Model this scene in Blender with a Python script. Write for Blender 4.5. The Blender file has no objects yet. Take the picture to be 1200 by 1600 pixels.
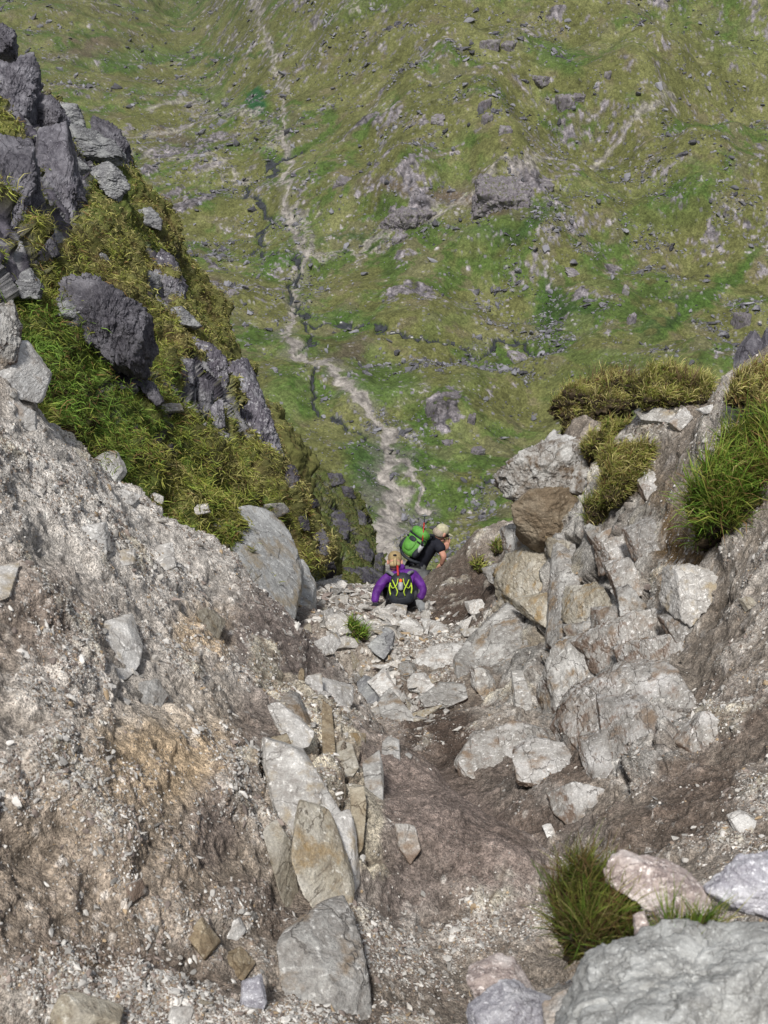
import bpy, math, random
import numpy as np
from mathutils import Vector, Matrix
R = math.radians
rng = np.random.default_rng(11)
random.seed(5)
scene = bpy.context.scene
col = scene.collection

# ------------------------------------------------------------------ camera frame
PITCH = R(30.0); FPX = 2000.0
FWD = np.array([0, math.cos(PITCH), -math.sin(PITCH)])
UP = np.array([0, math.sin(PITCH), math.cos(PITCH)])
RT = np.array([1.0, 0, 0])
BASIS = np.stack([RT, UP, -FWD], axis=1)          # local x right, y up, z toward the viewer

def ray(u, v):
    return FWD + (u - 600.0) / FPX * RT + (800.0 - v) / FPX * UP
def P(u, v, d):
    return ray(u, v) * d
def to_px(V):
    """world points -> photo pixel coordinates and depth, used only to look up where features lie"""
    d = V @ FWD
    d = np.maximum(d, 0.05)
    return 600 + FPX * (V @ RT) / d, 800 - FPX * (V @ UP) / d, d

# ------------------------------------------------------------------ noise (numpy)
def _hash(ix, iy, iz, s):
    h = (ix.astype(np.uint32) * np.uint32(374761393) + iy.astype(np.uint32) * np.uint32(668265263)
         + iz.astype(np.uint32) * np.uint32(2147483647) + np.uint32((s * 974634777 + 12345) & 0xffffffff))
    h = (h ^ (h >> np.uint32(13))) * np.uint32(1274126177)
    h = (h ^ (h >> np.uint32(16))) * np.uint32(2246822519)
    return h ^ (h >> np.uint32(15))
def _h01(ix, iy, iz, s):
    return (_hash(ix, iy, iz, s) & np.uint32(0xffffff)).astype(np.float32) / 16777216.0
_G = np.array([[1,1,0],[-1,1,0],[1,-1,0],[-1,-1,0],[1,0,1],[-1,0,1],[1,0,-1],[-1,0,-1],[0,1,1],[0,-1,1],[0,1,-1],[0,-1,-1],[1,1,0],[0,-1,1],[-1,1,0],[0,-1,-1]], np.float32)
def perlin(p, s=0):
    f = np.floor(p); i = f.astype(np.int64); r = (p - f).astype(np.float32)
    w = r * r * r * (r * (r * 6 - 15) + 10)
    out = 0
    for a in (0, 1):
        wa = w[:, 0] if a else 1 - w[:, 0]
        for b in (0, 1):
            wb = w[:, 1] if b else 1 - w[:, 1]
            for c in (0, 1):
                wc = w[:, 2] if c else 1 - w[:, 2]
                g = _G[(_hash(i[:, 0] + a, i[:, 1] + b, i[:, 2] + c, s) & np.uint32(15))]
                out = out + wa * wb * wc * (g[:, 0] * (r[:, 0] - a) + g[:, 1] * (r[:, 1] - b) + g[:, 2] * (r[:, 2] - c))
    return out
from concurrent.futures import ThreadPoolExecutor
_pool = ThreadPoolExecutor(4)
def _chunks(f, p):
    n = len(p)
    if n < 60000: return f(p)
    k = max(4, n // 60000); b = np.linspace(0, n, k + 1).astype(int)
    r = list(_pool.map(lambda i: f(p[b[i]:b[i + 1]]), range(k)))
    if isinstance(r[0], tuple): return tuple(np.concatenate(x) for x in zip(*r))
    return np.concatenate(r)
def fbm(p, oct=5, s=0, gain=.5, ridged=False):
    return _chunks(lambda q: _fbm(q, oct, s, gain, ridged), np.asarray(p))
def worley(p, s=0):
    return _chunks(lambda q: _worley(q, s), np.asarray(p))
def _fbm(p, oct=5, s=0, gain=.5, ridged=False):
    a = 1.0; t = 0; n = 0
    q = np.asarray(p, np.float64)
    for k in range(oct):
        v = perlin(q + 17.3 * k, s + k)
        if ridged: v = 1 - 2 * np.abs(v) * 1.4
        t = t + a * v; n += a; a *= gain; q = q * 2.03
    return t / n if ridged else t
def _worley(p, s=0):
    """returns F1, F2, id of the nearest cell (0..1)"""
    f = np.floor(p); i = f.astype(np.int64); r = (p - f).astype(np.float32)
    f1 = np.full(len(p), 9.0, np.float32); f2 = f1.copy(); cid = np.zeros(len(p), np.float32)
    for a in (-1, 0, 1):
        for b in (-1, 0, 1):
            for c in (-1, 0, 1):
                A, B, C = i[:, 0] + a, i[:, 1] + b, i[:, 2] + c
                h = _hash(A, B, C, s)
                jx = (h & np.uint32(1023)).astype(np.float32) / 1023
                jy = ((h >> np.uint32(10)) & np.uint32(1023)).astype(np.float32) / 1023
                jz = ((h >> np.uint32(20)) & np.uint32(1023)).astype(np.float32) / 1023
                d = (a + jx - r[:, 0])**2 + (b + jy - r[:, 1])**2 + (c + jz - r[:, 2])**2
                m = d < f1
                f2 = np.where(m, f1, np.minimum(f2, d))
                cid = np.where(m, (h >> np.uint32(7) & np.uint32(4095)).astype(np.float32) / 4095, cid)
                f1 = np.where(m, d, f1)
    return np.sqrt(f1), np.sqrt(f2), cid
def sstep(a, b, x):
    t = np.clip((x - a) / (b - a), 0, 1); return t * t * (3 - 2 * t)
def mix(a, b, t):
    t = np.asarray(t)[..., None] if np.ndim(t) else t
    return np.asarray(a) * (1 - t) + np.asarray(b) * t
def srgb(r, g, b):
    c = np.array([r, g, b]) / 255.0
    return np.where(c <= .04045, c / 12.92, ((c + .055) / 1.055) ** 2.4)

# ------------------------------------------------------------------ mesh building
def new_mesh(name, V, quads=None, tris=None, colors=None, smooth=True):
    me = bpy.data.meshes.new(name)
    V = np.ascontiguousarray(V, np.float32)
    nq = 0 if quads is None else len(quads); nt = 0 if tris is None else len(tris)
    loops = []; 
    if nq: loops.append(np.asarray(quads, np.int32).ravel())
    if nt: loops.append(np.asarray(tris, np.int32).ravel())
    L = np.concatenate(loops)
    me.vertices.add(len(V)); me.vertices.foreach_set('co', V.ravel())
    me.loops.add(len(L)); me.loops.foreach_set('vertex_index', L)
    me.polygons.add(nq + nt)
    st = np.concatenate([np.arange(nq) * 4, nq * 4 + np.arange(nt) * 3]).astype(np.int32)
    me.polygons.foreach_set('loop_start', st)
    me.polygons.foreach_set('use_smooth', np.full(nq + nt, smooth, dtype=bool))
    if colors is not None:
        for k, c in colors.items():
            a = me.color_attributes.new(k, 'FLOAT_COLOR', 'POINT')
            c4 = np.ones((len(V), 4), np.float32); c4[:, :3] = c
            a.data.foreach_set('color', c4.ravel())
    me.update(calc_edges=True)
    return me
def tag(o, label=None, cat=None, group=None, kind=None):
    if label: o['label'] = label
    if cat: o['category'] = cat
    if group: o['group'] = group
    if kind: o['kind'] = kind
    return o
def link(name, me, mat=None, parent=None, loc=None):
    o = bpy.data.objects.new(name, me); col.objects.link(o)
    if mat is not None and not me.materials: me.materials.append(mat)
    if loc is not None: o.location = loc
    if parent is not None: o.parent = parent
    return o
def empty(name, loc):
    o = bpy.data.objects.new(name, None); col.objects.link(o); o.location = loc
    o.empty_display_size = .1
    return o
def grid_quads(nr, nc):
    i = np.arange(nr * nc).reshape(nr, nc)
    return np.stack([i[:-1, :-1], i[:-1, 1:], i[1:, 1:], i[1:, :-1]], -1).reshape(-1, 4)
def grid_normals(G):
    du = np.gradient(G, axis=1); dv = np.gradient(G, axis=0)
    n = np.cross(du, dv); n /= np.linalg.norm(n, axis=-1, keepdims=True) + 1e-12
    return n

# ------------------------------------------------------------------ materials
def nodes(mat):
    mat.use_nodes = True
    nt = mat.node_tree; nt.nodes.clear()
    return nt, nt.nodes, nt.links
def mat_ground(name, scale_fine, bump, dist, rough=.95, contrast=.5, speck=None, cell=None):
    """surface whose broad colour is the painted attribute, with node noise and bump for the grain"""
    m = bpy.data.materials.new(name); nt, N, L = nodes(m)
    out = N.new('ShaderNodeOutputMaterial'); b = N.new('ShaderNodeBsdfPrincipled')
    b.inputs['Roughness'].default_value = rough
    b.inputs['Specular IOR Level'].default_value = .2
    at = N.new('ShaderNodeAttribute'); at.attribute_name = 'Col'
    tc = N.new('ShaderNodeTexCoord')
    n1 = N.new('ShaderNodeTexNoise'); n1.inputs['Scale'].default_value = scale_fine
    n1.inputs['Detail'].default_value = 10; n1.inputs['Roughness'].default_value = .72
    L.new(tc.outputs['Object'], n1.inputs['Vector'])
    mr = N.new('ShaderNodeMapRange'); mr.inputs['From Min'].default_value = .3; mr.inputs['From Max'].default_value = .7
    mr.inputs['To Min'].default_value = 1 - contrast; mr.inputs['To Max'].default_value = 1 + contrast
    L.new(n1.outputs['Fac'], mr.inputs['Value'])
    mu = N.new('ShaderNodeVectorMath'); mu.operation = 'SCALE'
    L.new(at.outputs['Color'], mu.inputs[0]); L.new(mr.outputs['Result'], mu.inputs['Scale'])
    cur = mu.outputs['Vector']; hgt = n1.outputs['Fac']
    if cell:
        for cs, ca in cell:
            wv = N.new('ShaderNodeVectorMath'); wv.operation = 'MULTIPLY_ADD'; L.new(n1.outputs['Color'], wv.inputs[0]); wv.inputs[1].default_value = (.08 / cs,) * 3; L.new(tc.outputs['Object'], wv.inputs[2])
            vc = N.new('ShaderNodeTexVoronoi'); vc.inputs['Scale'].default_value = cs; L.new(wv.outputs['Vector'], vc.inputs['Vector'])
            sc = N.new('ShaderNodeSeparateColor'); L.new(vc.outputs['Color'], sc.inputs['Color'])
            cm = N.new('ShaderNodeMapRange'); cm.inputs['To Min'].default_value = 1 - ca; cm.inputs['To Max'].default_value = 1 + ca
            L.new(sc.outputs['Green'], cm.inputs['Value'])
            m5 = N.new('ShaderNodeVectorMath'); m5.operation = 'SCALE'; L.new(cur, m5.inputs[0]); L.new(cm.outputs['Result'], m5.inputs['Scale']); cur = m5.outputs['Vector']
            a5 = N.new('ShaderNodeMath'); a5.operation = 'MULTIPLY_ADD'; a5.inputs[1].default_value = -.35
            L.new(vc.outputs['Distance'], a5.inputs[0]); L.new(hgt, a5.inputs[2]); hgt = a5.outputs[0]
    if speck:
        vo = N.new('ShaderNodeTexVoronoi'); vo.inputs['Scale'].default_value = speck[0]
        vo.inputs['Randomness'].default_value = 1; vo.distance = 'CHEBYCHEV'
        L.new(tc.outputs['Object'], vo.inputs['Vector'])
        sep = N.new('ShaderNodeSeparateColor'); L.new(vo.outputs['Color'], sep.inputs['Color'])
        th = N.new('ShaderNodeMapRange'); th.inputs['From Min'].default_value = speck[1]; th.inputs['From Max'].default_value = min(speck[1] + .12, 1)
        L.new(sep.outputs['Red'], th.inputs['Value'])
        dd = N.new('ShaderNodeMapRange'); dd.inputs['From Min'].default_value = .36; dd.inputs['From Max'].default_value = .2
        L.new(vo.outputs['Distance'], dd.inputs['Value'])
        mm = N.new('ShaderNodeMath'); mm.operation = 'MULTIPLY'
        L.new(th.outputs['Result'], mm.inputs[0]); L.new(dd.outputs['Result'], mm.inputs[1])
        mx = N.new('ShaderNodeMix'); mx.data_type = 'RGBA'
        L.new(mm.outputs[0], mx.inputs['Factor']); L.new(cur, mx.inputs['A'])
        mx.inputs['B'].default_value = (*speck[2], 1)
        cur = mx.outputs['Result']
        ad = N.new('ShaderNodeMath'); ad.operation = 'ADD'
        L.new(hgt, ad.inputs[0]); L.new(mm.outputs[0], ad.inputs[1]); hgt = ad.outputs[0]
    L.new(cur, b.inputs['Base Color'])
    bp = N.new('ShaderNodeBump'); bp.inputs['Strength'].default_value = bump; bp.inputs['Distance'].default_value = dist
    L.new(hgt, bp.inputs['Height']); L.new(bp.outputs['Normal'], b.inputs['Normal'])
    L.new(b.outputs['BSDF'], out.inputs['Surface'])
    return m
def mat_simple(name, c, rough=.7, var=.25, scale=20, bump=.2, dist=.01, metal=0):
    m = bpy.data.materials.new(name); nt, N, L = nodes(m)
    out = N.new('ShaderNodeOutputMaterial'); b = N.new('ShaderNodeBsdfPrincipled')
    b.inputs['Roughness'].default_value = rough; b.inputs['Metallic'].default_value = metal
    b.inputs['Specular IOR Level'].default_value = .3
    tc = N.new('ShaderNodeTexCoord')
    n1 = N.new('ShaderNodeTexNoise'); n1.inputs['Scale'].default_value = scale; n1.inputs['Detail'].default_value = 6
    L.new(tc.outputs['Object'], n1.inputs['Vector'])
    mr = N.new('ShaderNodeMapRange'); mr.inputs['From Min'].default_value = .3; mr.inputs['From Max'].default_value = .7
    mr.inputs['To Min'].default_value = 1 - var; mr.inputs['To Max'].default_value = 1 + var
    L.new(n1.outputs['Fac'], mr.inputs['Value'])
    mu = N.new('ShaderNodeVectorMath'); mu.operation = 'SCALE'; mu.inputs[0].default_value = tuple(c)
    L.new(mr.outputs['Result'], mu.inputs['Scale']); L.new(mu.outputs['Vector'], b.inputs['Base Color'])
    bp = N.new('ShaderNodeBump'); bp.inputs['Strength'].default_value = bump; bp.inputs['Distance'].default_value = dist
    L.new(n1.outputs['Fac'], bp.inputs['Height']); L.new(bp.outputs['Normal'], b.inputs['Normal'])
    L.new(b.outputs['BSDF'], out.inputs['Surface'])
    return m
def mat_attr(name, rough=.8, spec=.2, trans=0, scale=None):
    m = bpy.data.materials.new(name); nt, N, L = nodes(m)
    out = N.new('ShaderNodeOutputMaterial'); b = N.new('ShaderNodeBsdfPrincipled')
    b.inputs['Roughness'].default_value = rough; b.inputs['Specular IOR Level'].default_value = spec
    at = N.new('ShaderNodeAttribute'); at.attribute_name = 'Col'
    cur = at.outputs['Color']
    if scale:
        tc = N.new('ShaderNodeTexCoord')
        n1 = N.new('ShaderNodeTexNoise'); n1.inputs['Scale'].default_value = scale; n1.inputs['Detail'].default_value = 6
        L.new(tc.outputs['Object'], n1.inputs['Vector'])
        mr = N.new('ShaderNodeMapRange'); mr.inputs['From Min'].default_value = .3; mr.inputs['From Max'].default_value = .7
        mr.inputs['To Min'].default_value = .65; mr.inputs['To Max'].default_value = 1.25
        L.new(n1.outputs['Fac'], mr.inputs['Value'])
        mu = N.new('ShaderNodeVectorMath'); mu.operation = 'SCALE'
        L.new(cur, mu.inputs[0]); L.new(mr.outputs['Result'], mu.inputs['Scale']); cur = mu.outputs['Vector']
        bp = N.new('ShaderNodeBump'); bp.inputs['Strength'].default_value = .6; bp.inputs['Distance'].default_value = .3 / scale
        L.new(n1.outputs['Fac'], bp.inputs['Height']); L.new(bp.outputs['Normal'], b.inputs['Normal'])
    L.new(cur, b.inputs['Base Color'])
    if trans:
        t = N.new('ShaderNodeBsdfTranslucent'); L.new(cur, t.inputs['Color'])
        mx = N.new('ShaderNodeMixShader'); mx.inputs['Fac'].default_value = trans
        L.new(b.outputs['BSDF'], mx.inputs[1]); L.new(t.outputs['BSDF'], mx.inputs[2])
        L.new(mx.outputs[0], out.inputs['Surface'])
    else:
        L.new(b.outputs['BSDF'], out.inputs['Surface'])
    return m
def mat_rock(name, base, dark, light, stain=None, s=1.0, strata=(1, 1, 4), lich=.25, bump=.6, dirt=0.0, dirt_c=(.17, .12, .095)):
    """weathered rock: mottled base, dark seams, pale lichen or quartz flecks, rust or moss stain, dirt from below"""
    m = bpy.data.materials.new(name); nt, N, L = nodes(m)
    out = N.new('ShaderNodeOutputMaterial'); b = N.new('ShaderNodeBsdfPrincipled')
    b.inputs['Roughness'].default_value = .88; b.inputs['Specular IOR Level'].default_value = .25
    tc = N.new('ShaderNodeTexCoord'); oi = N.new('ShaderNodeObjectInfo')
    off = N.new('ShaderNodeVectorMath'); off.operation = 'SCALE'; off.inputs[0].default_value = (37, 19, 53)
    L.new(oi.outputs['Random'], off.inputs['Scale'])
    ad = N.new('ShaderNodeVectorMath'); ad.operation = 'ADD'
    L.new(tc.outputs['Object'], ad.inputs[0]); L.new(off.outputs['Vector'], ad.inputs[1])
    co = ad.outputs['Vector']
    def noise(scale, det=8, rough=.6, vec=co, dis=0):
        n = N.new('ShaderNodeTexNoise'); n.inputs['Scale'].default_value = scale; n.inputs['Detail'].default_value = det
        n.inputs['Roughness'].default_value = rough; n.inputs['Distortion'].default_value = dis
        L.new(vec, n.inputs['Vector']); return n.outputs['Fac']
    def ramp(fac, a, bb):
        r = N.new('ShaderNodeMapRange'); r.inputs['From Min'].default_value = a; r.inputs['From Max'].default_value = bb
        L.new(fac, r.inputs['Value']); return r.outputs['Result']
    def mixc(f, A, B):
        x = N.new('ShaderNodeMix'); x.data_type = 'RGBA'; L.new(f, x.inputs['Factor'])
        for sck, v in (('A', A), ('B', B)):
            if isinstance(v, bpy.types.NodeSocket): L.new(v, x.inputs[sck])
            else: x.inputs[sck].default_value = (*v, 1)
        return x.outputs['Result']
    mp = N.new('ShaderNodeMapping'); mp.inputs['Scale'].default_value = strata; L.new(co, mp.inputs['Vector'])
    big = noise(1.6 * s, 5, .55); st = noise(6 * s, 9, .65, mp.outputs['Vector'], .4); fine = noise(38 * s, 6, .7)
    c = mixc(ramp(st, .34, .66), dark, base)
    c = mixc(ramp(big, .48, .68), c, light)
    c = mixc(ramp(noise(11 * s, 8, .7), .62 - lich * .25, .70 - lich * .2), c, tuple(min(1, x * 1.25) for x in light))
    if stain is not None:
        c = mixc(ramp(noise(2.4 * s, 6, .6), .53, .66), c, stain)
    cr = N.new('ShaderNodeTexVoronoi'); cr.feature = 'DISTANCE_TO_EDGE'; cr.inputs['Scale'].default_value = 1.3 * s
    wob = N.new('ShaderNodeVectorMath'); wob.operation = 'ADD'
    nz = N.new('ShaderNodeTexNoise'); nz.inputs['Scale'].default_value = 5 * s; nz.inputs['Detail'].default_value = 4; L.new(mp.outputs['Vector'], nz.inputs['Vector'])
    sc_ = N.new('ShaderNodeVectorMath'); sc_.operation = 'SCALE'; sc_.inputs['Scale'].default_value = .35 / s
    L.new(nz.outputs['Color'], sc_.inputs[0]); L.new(mp.outputs['Vector'], wob.inputs[0]); L.new(sc_.outputs['Vector'], wob.inputs[1])
    L.new(wob.outputs['Vector'], cr.inputs['Vector'])
    ck0 = ramp(cr.outputs['Distance'], .0, .022); gap = ramp(noise(1.3 * s, 3, .5), .50, .60)
    ckm = N.new('ShaderNodeMath'); ckm.operation = 'MAXIMUM'; L.new(ck0, ckm.inputs[0]); L.new(gap, ckm.inputs[1]); ck = ckm.outputs[0]
    c = mixc(ck, tuple(x * .6 for x in dark), c)
    mu = N.new('ShaderNodeVectorMath'); mu.operation = 'SCALE'; L.new(c, mu.inputs[0])
    mr = N.new('ShaderNodeMapRange'); mr.inputs['From Min'].default_value = .3; mr.inputs['From Max'].default_value = .7
    mr.inputs['To Min'].default_value = .68; mr.inputs['To Max'].default_value = 1.3; L.new(fine, mr.inputs['Value'])
    L.new(mr.outputs['Result'], mu.inputs['Scale']); c = mu.outputs['Vector']
    rv = N.new('ShaderNodeMapRange'); rv.inputs['To Min'].default_value = .82; rv.inputs['To Max'].default_value = 1.15
    L.new(oi.outputs['Random'], rv.inputs['Value'])
    mu2 = N.new('ShaderNodeVectorMath'); mu2.operation = 'SCALE'; L.new(c, mu2.inputs[0]); L.new(rv.outputs['Result'], mu2.inputs['Scale']); c = mu2.outputs['Vector']
    if dirt > 0:
        ge = N.new('ShaderNodeNewGeometry'); sp = N.new('ShaderNodeSeparateXYZ'); L.new(ge.outputs['Normal'], sp.inputs[0])
        a2 = N.new('ShaderNodeMath'); a2.operation = 'MULTIPLY_ADD'; a2.inputs[1].default_value = -.25
        L.new(sp.outputs['Z'], a2.inputs[0]); L.new(noise(3.2 * s, 7, .65), a2.inputs[2])
        c = mixc(ramp(a2.outputs[0], .5 - dirt * .3, .62 - dirt * .3), c, dirt_c)
    L.new(c, b.inputs['Base Color'])
    h = N.new('ShaderNodeMath'); h.operation = 'MULTIPLY_ADD'; h.inputs[1].default_value = .35; L.new(fine, h.inputs[0]); L.new(st, h.inputs[2])
    h2 = N.new('ShaderNodeMath'); h2.operation = 'MULTIPLY_ADD'; h2.inputs[1].default_value = .25; L.new(ck, h2.inputs[0]); L.new(h.outputs[0], h2.inputs[2])
    bp = N.new('ShaderNodeBump'); bp.inputs['Strength'].default_value = bump; bp.inputs['Distance'].default_value = .06 / s
    L.new(h2.outputs[0], bp.inputs['Height']); L.new(bp.outputs['Normal'], b.inputs['Normal'])
    L.new(b.outputs['BSDF'], out.inputs['Surface'])
    return m

# ------------------------------------------------------------------ rocks
def _ico(level):
    t = (1 + 5 ** .5) / 2
    v = [(-1,t,0),(1,t,0),(-1,-t,0),(1,-t,0),(0,-1,t),(0,1,t),(0,-1,-t),(0,1,-t),(t,0,-1),(t,0,1),(-t,0,-1),(-t,0,1)]
    f = np.array([(0,11,5),(0,5,1),(0,1,7),(0,7,10),(0,10,11),(1,5,9),(5,11,4),(11,10,2),(10,7,6),(7,1,8),(3,9,4),(3,4,2),(3,2,6),(3,6,8),(3,8,9),(4,9,5),(2,4,11),(6,2,10),(8,6,7),(9,8,1)])
    v = np.array(v, float); v /= np.linalg.norm(v, axis=1)[:, None]
    for _ in range(level):
        e = np.concatenate([f[:, [0, 1]], f[:, [1, 2]], f[:, [2, 0]]]); e.sort(axis=1)
        u, inv = np.unique(e, axis=0, return_inverse=True); inv = inv.ravel()
        mid = v[u[:, 0]] + v[u[:, 1]]; mid /= np.linalg.norm(mid, axis=1)[:, None]
        n = len(f); a, b, c = inv[:n] + len(v), inv[n:2*n] + len(v), inv[2*n:] + len(v)
        v = np.concatenate([v, mid])
        f = np.concatenate([np.stack([f[:, 0], a, c], 1), np.stack([f[:, 1], b, a], 1), np.stack([f[:, 2], c, b], 1), np.stack([a, b, c], 1)])
    return v, f
ICO = {k: _ico(k) for k in range(0, 7)}
def planes_rand(r, k, jit=.25):
    n = r.normal(size=(k, 3)); n /= np.linalg.norm(n, axis=1)[:, None]
    return n, 1 + r.uniform(-jit, jit, k)
def rock_verts(level, n, d, sharp=18, rough=.03, seed=0, strat=None):
    V, F = ICO[level]
    dots = np.maximum(V @ n.T, 1e-6) / d[None]
    r = (np.sum(dots ** sharp, axis=1)) ** (-1.0 / sharp)
    size = np.mean(r)
    W = V * r[:, None]
    q = W / size
    dis = fbm(q * 1.7 + seed * 3.1, 5, seed, .55) * rough * 1.6
    if rough > 0 and level >= 4:
        q2 = q * np.array(strat if strat else (1, 1, 1)) * 2.2 + seed
        f1, f2, cid = worley(q2, seed)
        dis = dis + (cid - .5) * rough * 1.4 + (np.minimum(f2 - f1, .25) - .2) * rough * 1.2
        dis = dis + fbm(q * 7 * np.array(strat if strat else (1, 1, 1)), 4, seed + 7, .6) * rough * .5
    return W + V * (dis * size)[:, None], F
def rock_poly(name, pts, d, thick=.5, seed=0, mat=None, level=5, front=3, sharp=30, rough=.035, parent=None, tilt=.35, strat=None, edge=None, label=None, cat='rock', group=None, lean=0.0, grow=1.09, grad=None):
    """a faceted rock whose outline follows the points seen in the photo, standing at depth d (metres)"""
    r = np.random.default_rng(seed + 100)
    p = np.array(pts, float); c = p.mean(0); p = c + (p - c) * grow
    q = (p - c) * np.array([1, -1]) * d / FPX
    area = 0.5 * np.sum(q[:, 0] * np.roll(q[:, 1], -1) - np.roll(q[:, 0], -1) * q[:, 1])
    if area < 0: q = q[::-1]
    ns, ds = [], []
    size = np.sqrt(abs(area)) / 2 + 1e-6
    for i in range(len(q)):
        a, b = q[i], q[(i + 1) % len(q)]
        e = b - a; L_ = np.hypot(*e)
        if L_ < 1e-6: continue
        n2 = np.array([e[1], -e[0]]) / L_
        dist = max(n2 @ a, size * .15)
        tz = r.uniform(-tilt * .5, tilt)
        n = np.array([n2[0], n2[1], tz]); ln = np.linalg.norm(n)
        ns.append(n / ln); ds.append(dist / ln)
    th = thick * size * 2 * .5
    for k in range(front):
        n = np.array([r.uniform(-.65, .65), r.uniform(-.35, .75) + lean, 1.0]); ln = np.linalg.norm(n)
        ns.append(n / ln); ds.append(th * r.uniform(.8, 1.1))
    for k in range(2):
        n = np.array([r.uniform(-.4, .4), r.uniform(-.4, .4), -1.0]); ln = np.linalg.norm(n)
        ns.append(n / ln); ds.append(th)
    V, F = rock_verts(level, np.array(ns), np.array(ds), sharp, rough, seed, strat)
    if grad is not None:
        V[:, 2] -= (grad[0] * V[:, 0] - grad[1] * V[:, 1])
    V = V @ BASIS.T
    me = new_mesh(name, V, tris=F, smooth=True)
    loc = P(c[0], c[1], d)
    if parent is not None: loc = loc - np.array(parent.location)
    o = link(name, me, mat, parent, loc)
    if label: tag(o, label, cat, group)
    return o
def rock_box(name, loc, size, rot, seed, mat, level=4, parent=None, rough=.04, label=None, cat='rock', group=None, k=9, sharp=16, strat=None):
    r = np.random.default_rng(seed + 500)
    n, d = planes_rand(r, k, .2)
    ax = np.array([[1,0,0],[-1,0,0],[0,1,0],[0,-1,0],[0,0,1],[0,0,-1]], float)
    ax = ax + r.normal(scale=.14, size=ax.shape); ax /= np.linalg.norm(ax, axis=1)[:, None]
    n = np.concatenate([n, ax]); d = np.concatenate([d * 1.12, r.uniform(.75, 1, 6)])
    V, F = rock_verts(level, n, d, sharp, rough, seed, strat)
    V = V * np.array(size)
    M = np.array(Matrix.Rotation(rot[2], 3, 'Z') @ Matrix.Rotation(rot[1], 3, 'Y') @ Matrix.Rotation(rot[0], 3, 'X'))
    V = V @ M.T
    me = new_mesh(name, V, tris=F, smooth=True)
    if parent is not None: loc = np.array(loc) - np.array(parent.location)
    o = link(name, me, mat, parent, loc)
    if label: tag(o, label, cat, group)
    return o
def small_stone(level, r, flat=.55, elong=1.4):
    k = r.integers(7, 11); n, d = planes_rand(r, k, .3)
    V, F = rock_verts(level, n, d, 14, .0 if level < 3 else .04, int(r.integers(1e6)))
    V = V / np.abs(V).max()
    return V * np.array([elong, 1, flat]) * .8, F
def stuff_stones(name, pos, nrm, size, colors, bases, mat, sink=.25, smooth=False):
    """one mesh of many stones: countless gravel"""
    rs = np.random.default_rng(len(pos))
    Vs, Fs, Cs = [], [], []; off = 0
    which = rs.integers(0, len(bases), len(pos))
    for b, (BV, BF) in enumerate(bases):
        idx = np.where(which == b)[0]
        if not len(idx): continue
        z = nrm[idx] + rs.normal(scale=.35, size=(len(idx), 3)); z /= np.linalg.norm(z, axis=1)[:, None]
        a = rs.normal(size=(len(idx), 3)); x = np.cross(a, z); x /= np.linalg.norm(x, axis=1)[:, None]; y = np.cross(z, x)
        M = np.stack([x, y, z], 1)            # rows
        s = size[idx][:, None, None] * rs.uniform(.75, 1.25, (len(idx), 1, 3))
        W = (BV[None] * s) @ M + (pos[idx] + z * (size[idx] * (.35 - sink))[:, None])[:, None]
        n = len(idx)
        Vs.append(W.reshape(-1, 3)); Fs.append((BF[None] + (np.arange(n) * len(BV))[:, None, None]).reshape(-1, 3) + off)
        Cs.append(np.repeat(colors[idx], len(BV), axis=0)); off += n * len(BV)
    me = new_mesh(name, np.concatenate(Vs), tris=np.concatenate(Fs), colors={'Col': np.concatenate(Cs)}, smooth=smooth)
    return link(name, me, mat)
def grass(name, pos, nrm, length, width, colors, lean, mat, parent=None, stiff=.35):
    """one mesh of many blades, each a bent tapering strip"""
    n = len(pos); rs = np.random.default_rng(n + 3)
    d0 = nrm * .7 + np.array([0, 0, .6]) + rs.normal(scale=.35, size=(n, 3)); d0 /= np.linalg.norm(d0, axis=1)[:, None]
    ln = lean + rs.normal(scale=.45, size=(n, 3)); 
    side = np.cross(d0, ln); side /= np.linalg.norm(side, axis=1)[:, None] + 1e-9
    side = side * .75 + rs.normal(scale=.35, size=(n, 3))
    side /= np.linalg.norm(side, axis=1)[:, None] + 1e-9
    L_ = length[:, None]; w = (width / 2)[:, None]
    p0 = pos; d1 = d0 + ln * (1 - stiff) * .55; d1 /= np.linalg.norm(d1, axis=1)[:, None]
    p1 = p0 + d0 * L_ * .4; p2 = p1 + d1 * L_ * .35
    d2 = d1 + ln * (1 - stiff) + np.array([0, 0, -.45 * (1 - stiff)]); d2 /= np.linalg.norm(d2, axis=1)[:, None]
    p3 = p2 + d2 * L_ * .35
    V = np.stack([p0 - side * w, p0 + side * w, p1 + side * w * .9, p1 - side * w * .9, p2 + side * w * .65, p2 - side * w * .65, p3], 1)
    i = (np.arange(n) * 7)[:, None]
    Q = np.concatenate([i + np.array([[0, 1, 2, 3]]), i + np.array([[3, 2, 4, 5]])]); T = i + np.array([[5, 4, 6]])
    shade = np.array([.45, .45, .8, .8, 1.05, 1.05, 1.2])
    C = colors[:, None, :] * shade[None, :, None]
    me = new_mesh(name, V.reshape(-1, 3), quads=Q, tris=T, colors={'Col': C.reshape(-1, 3)}, smooth=True)
    return link(name, me, mat, parent)
def blob(V2, cx, cy, rx, ry, ang=0, soft=.5):
    c, s = math.cos(R(ang)), math.sin(R(ang))
    x = (V2[0] - cx) * c + (V2[1] - cy) * s; y = -(V2[0] - cx) * s + (V2[1] - cy) * c
    return 1 - sstep(1 - soft, 1 + soft, np.sqrt((x / rx) ** 2 + (y / ry) ** 2))
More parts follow.
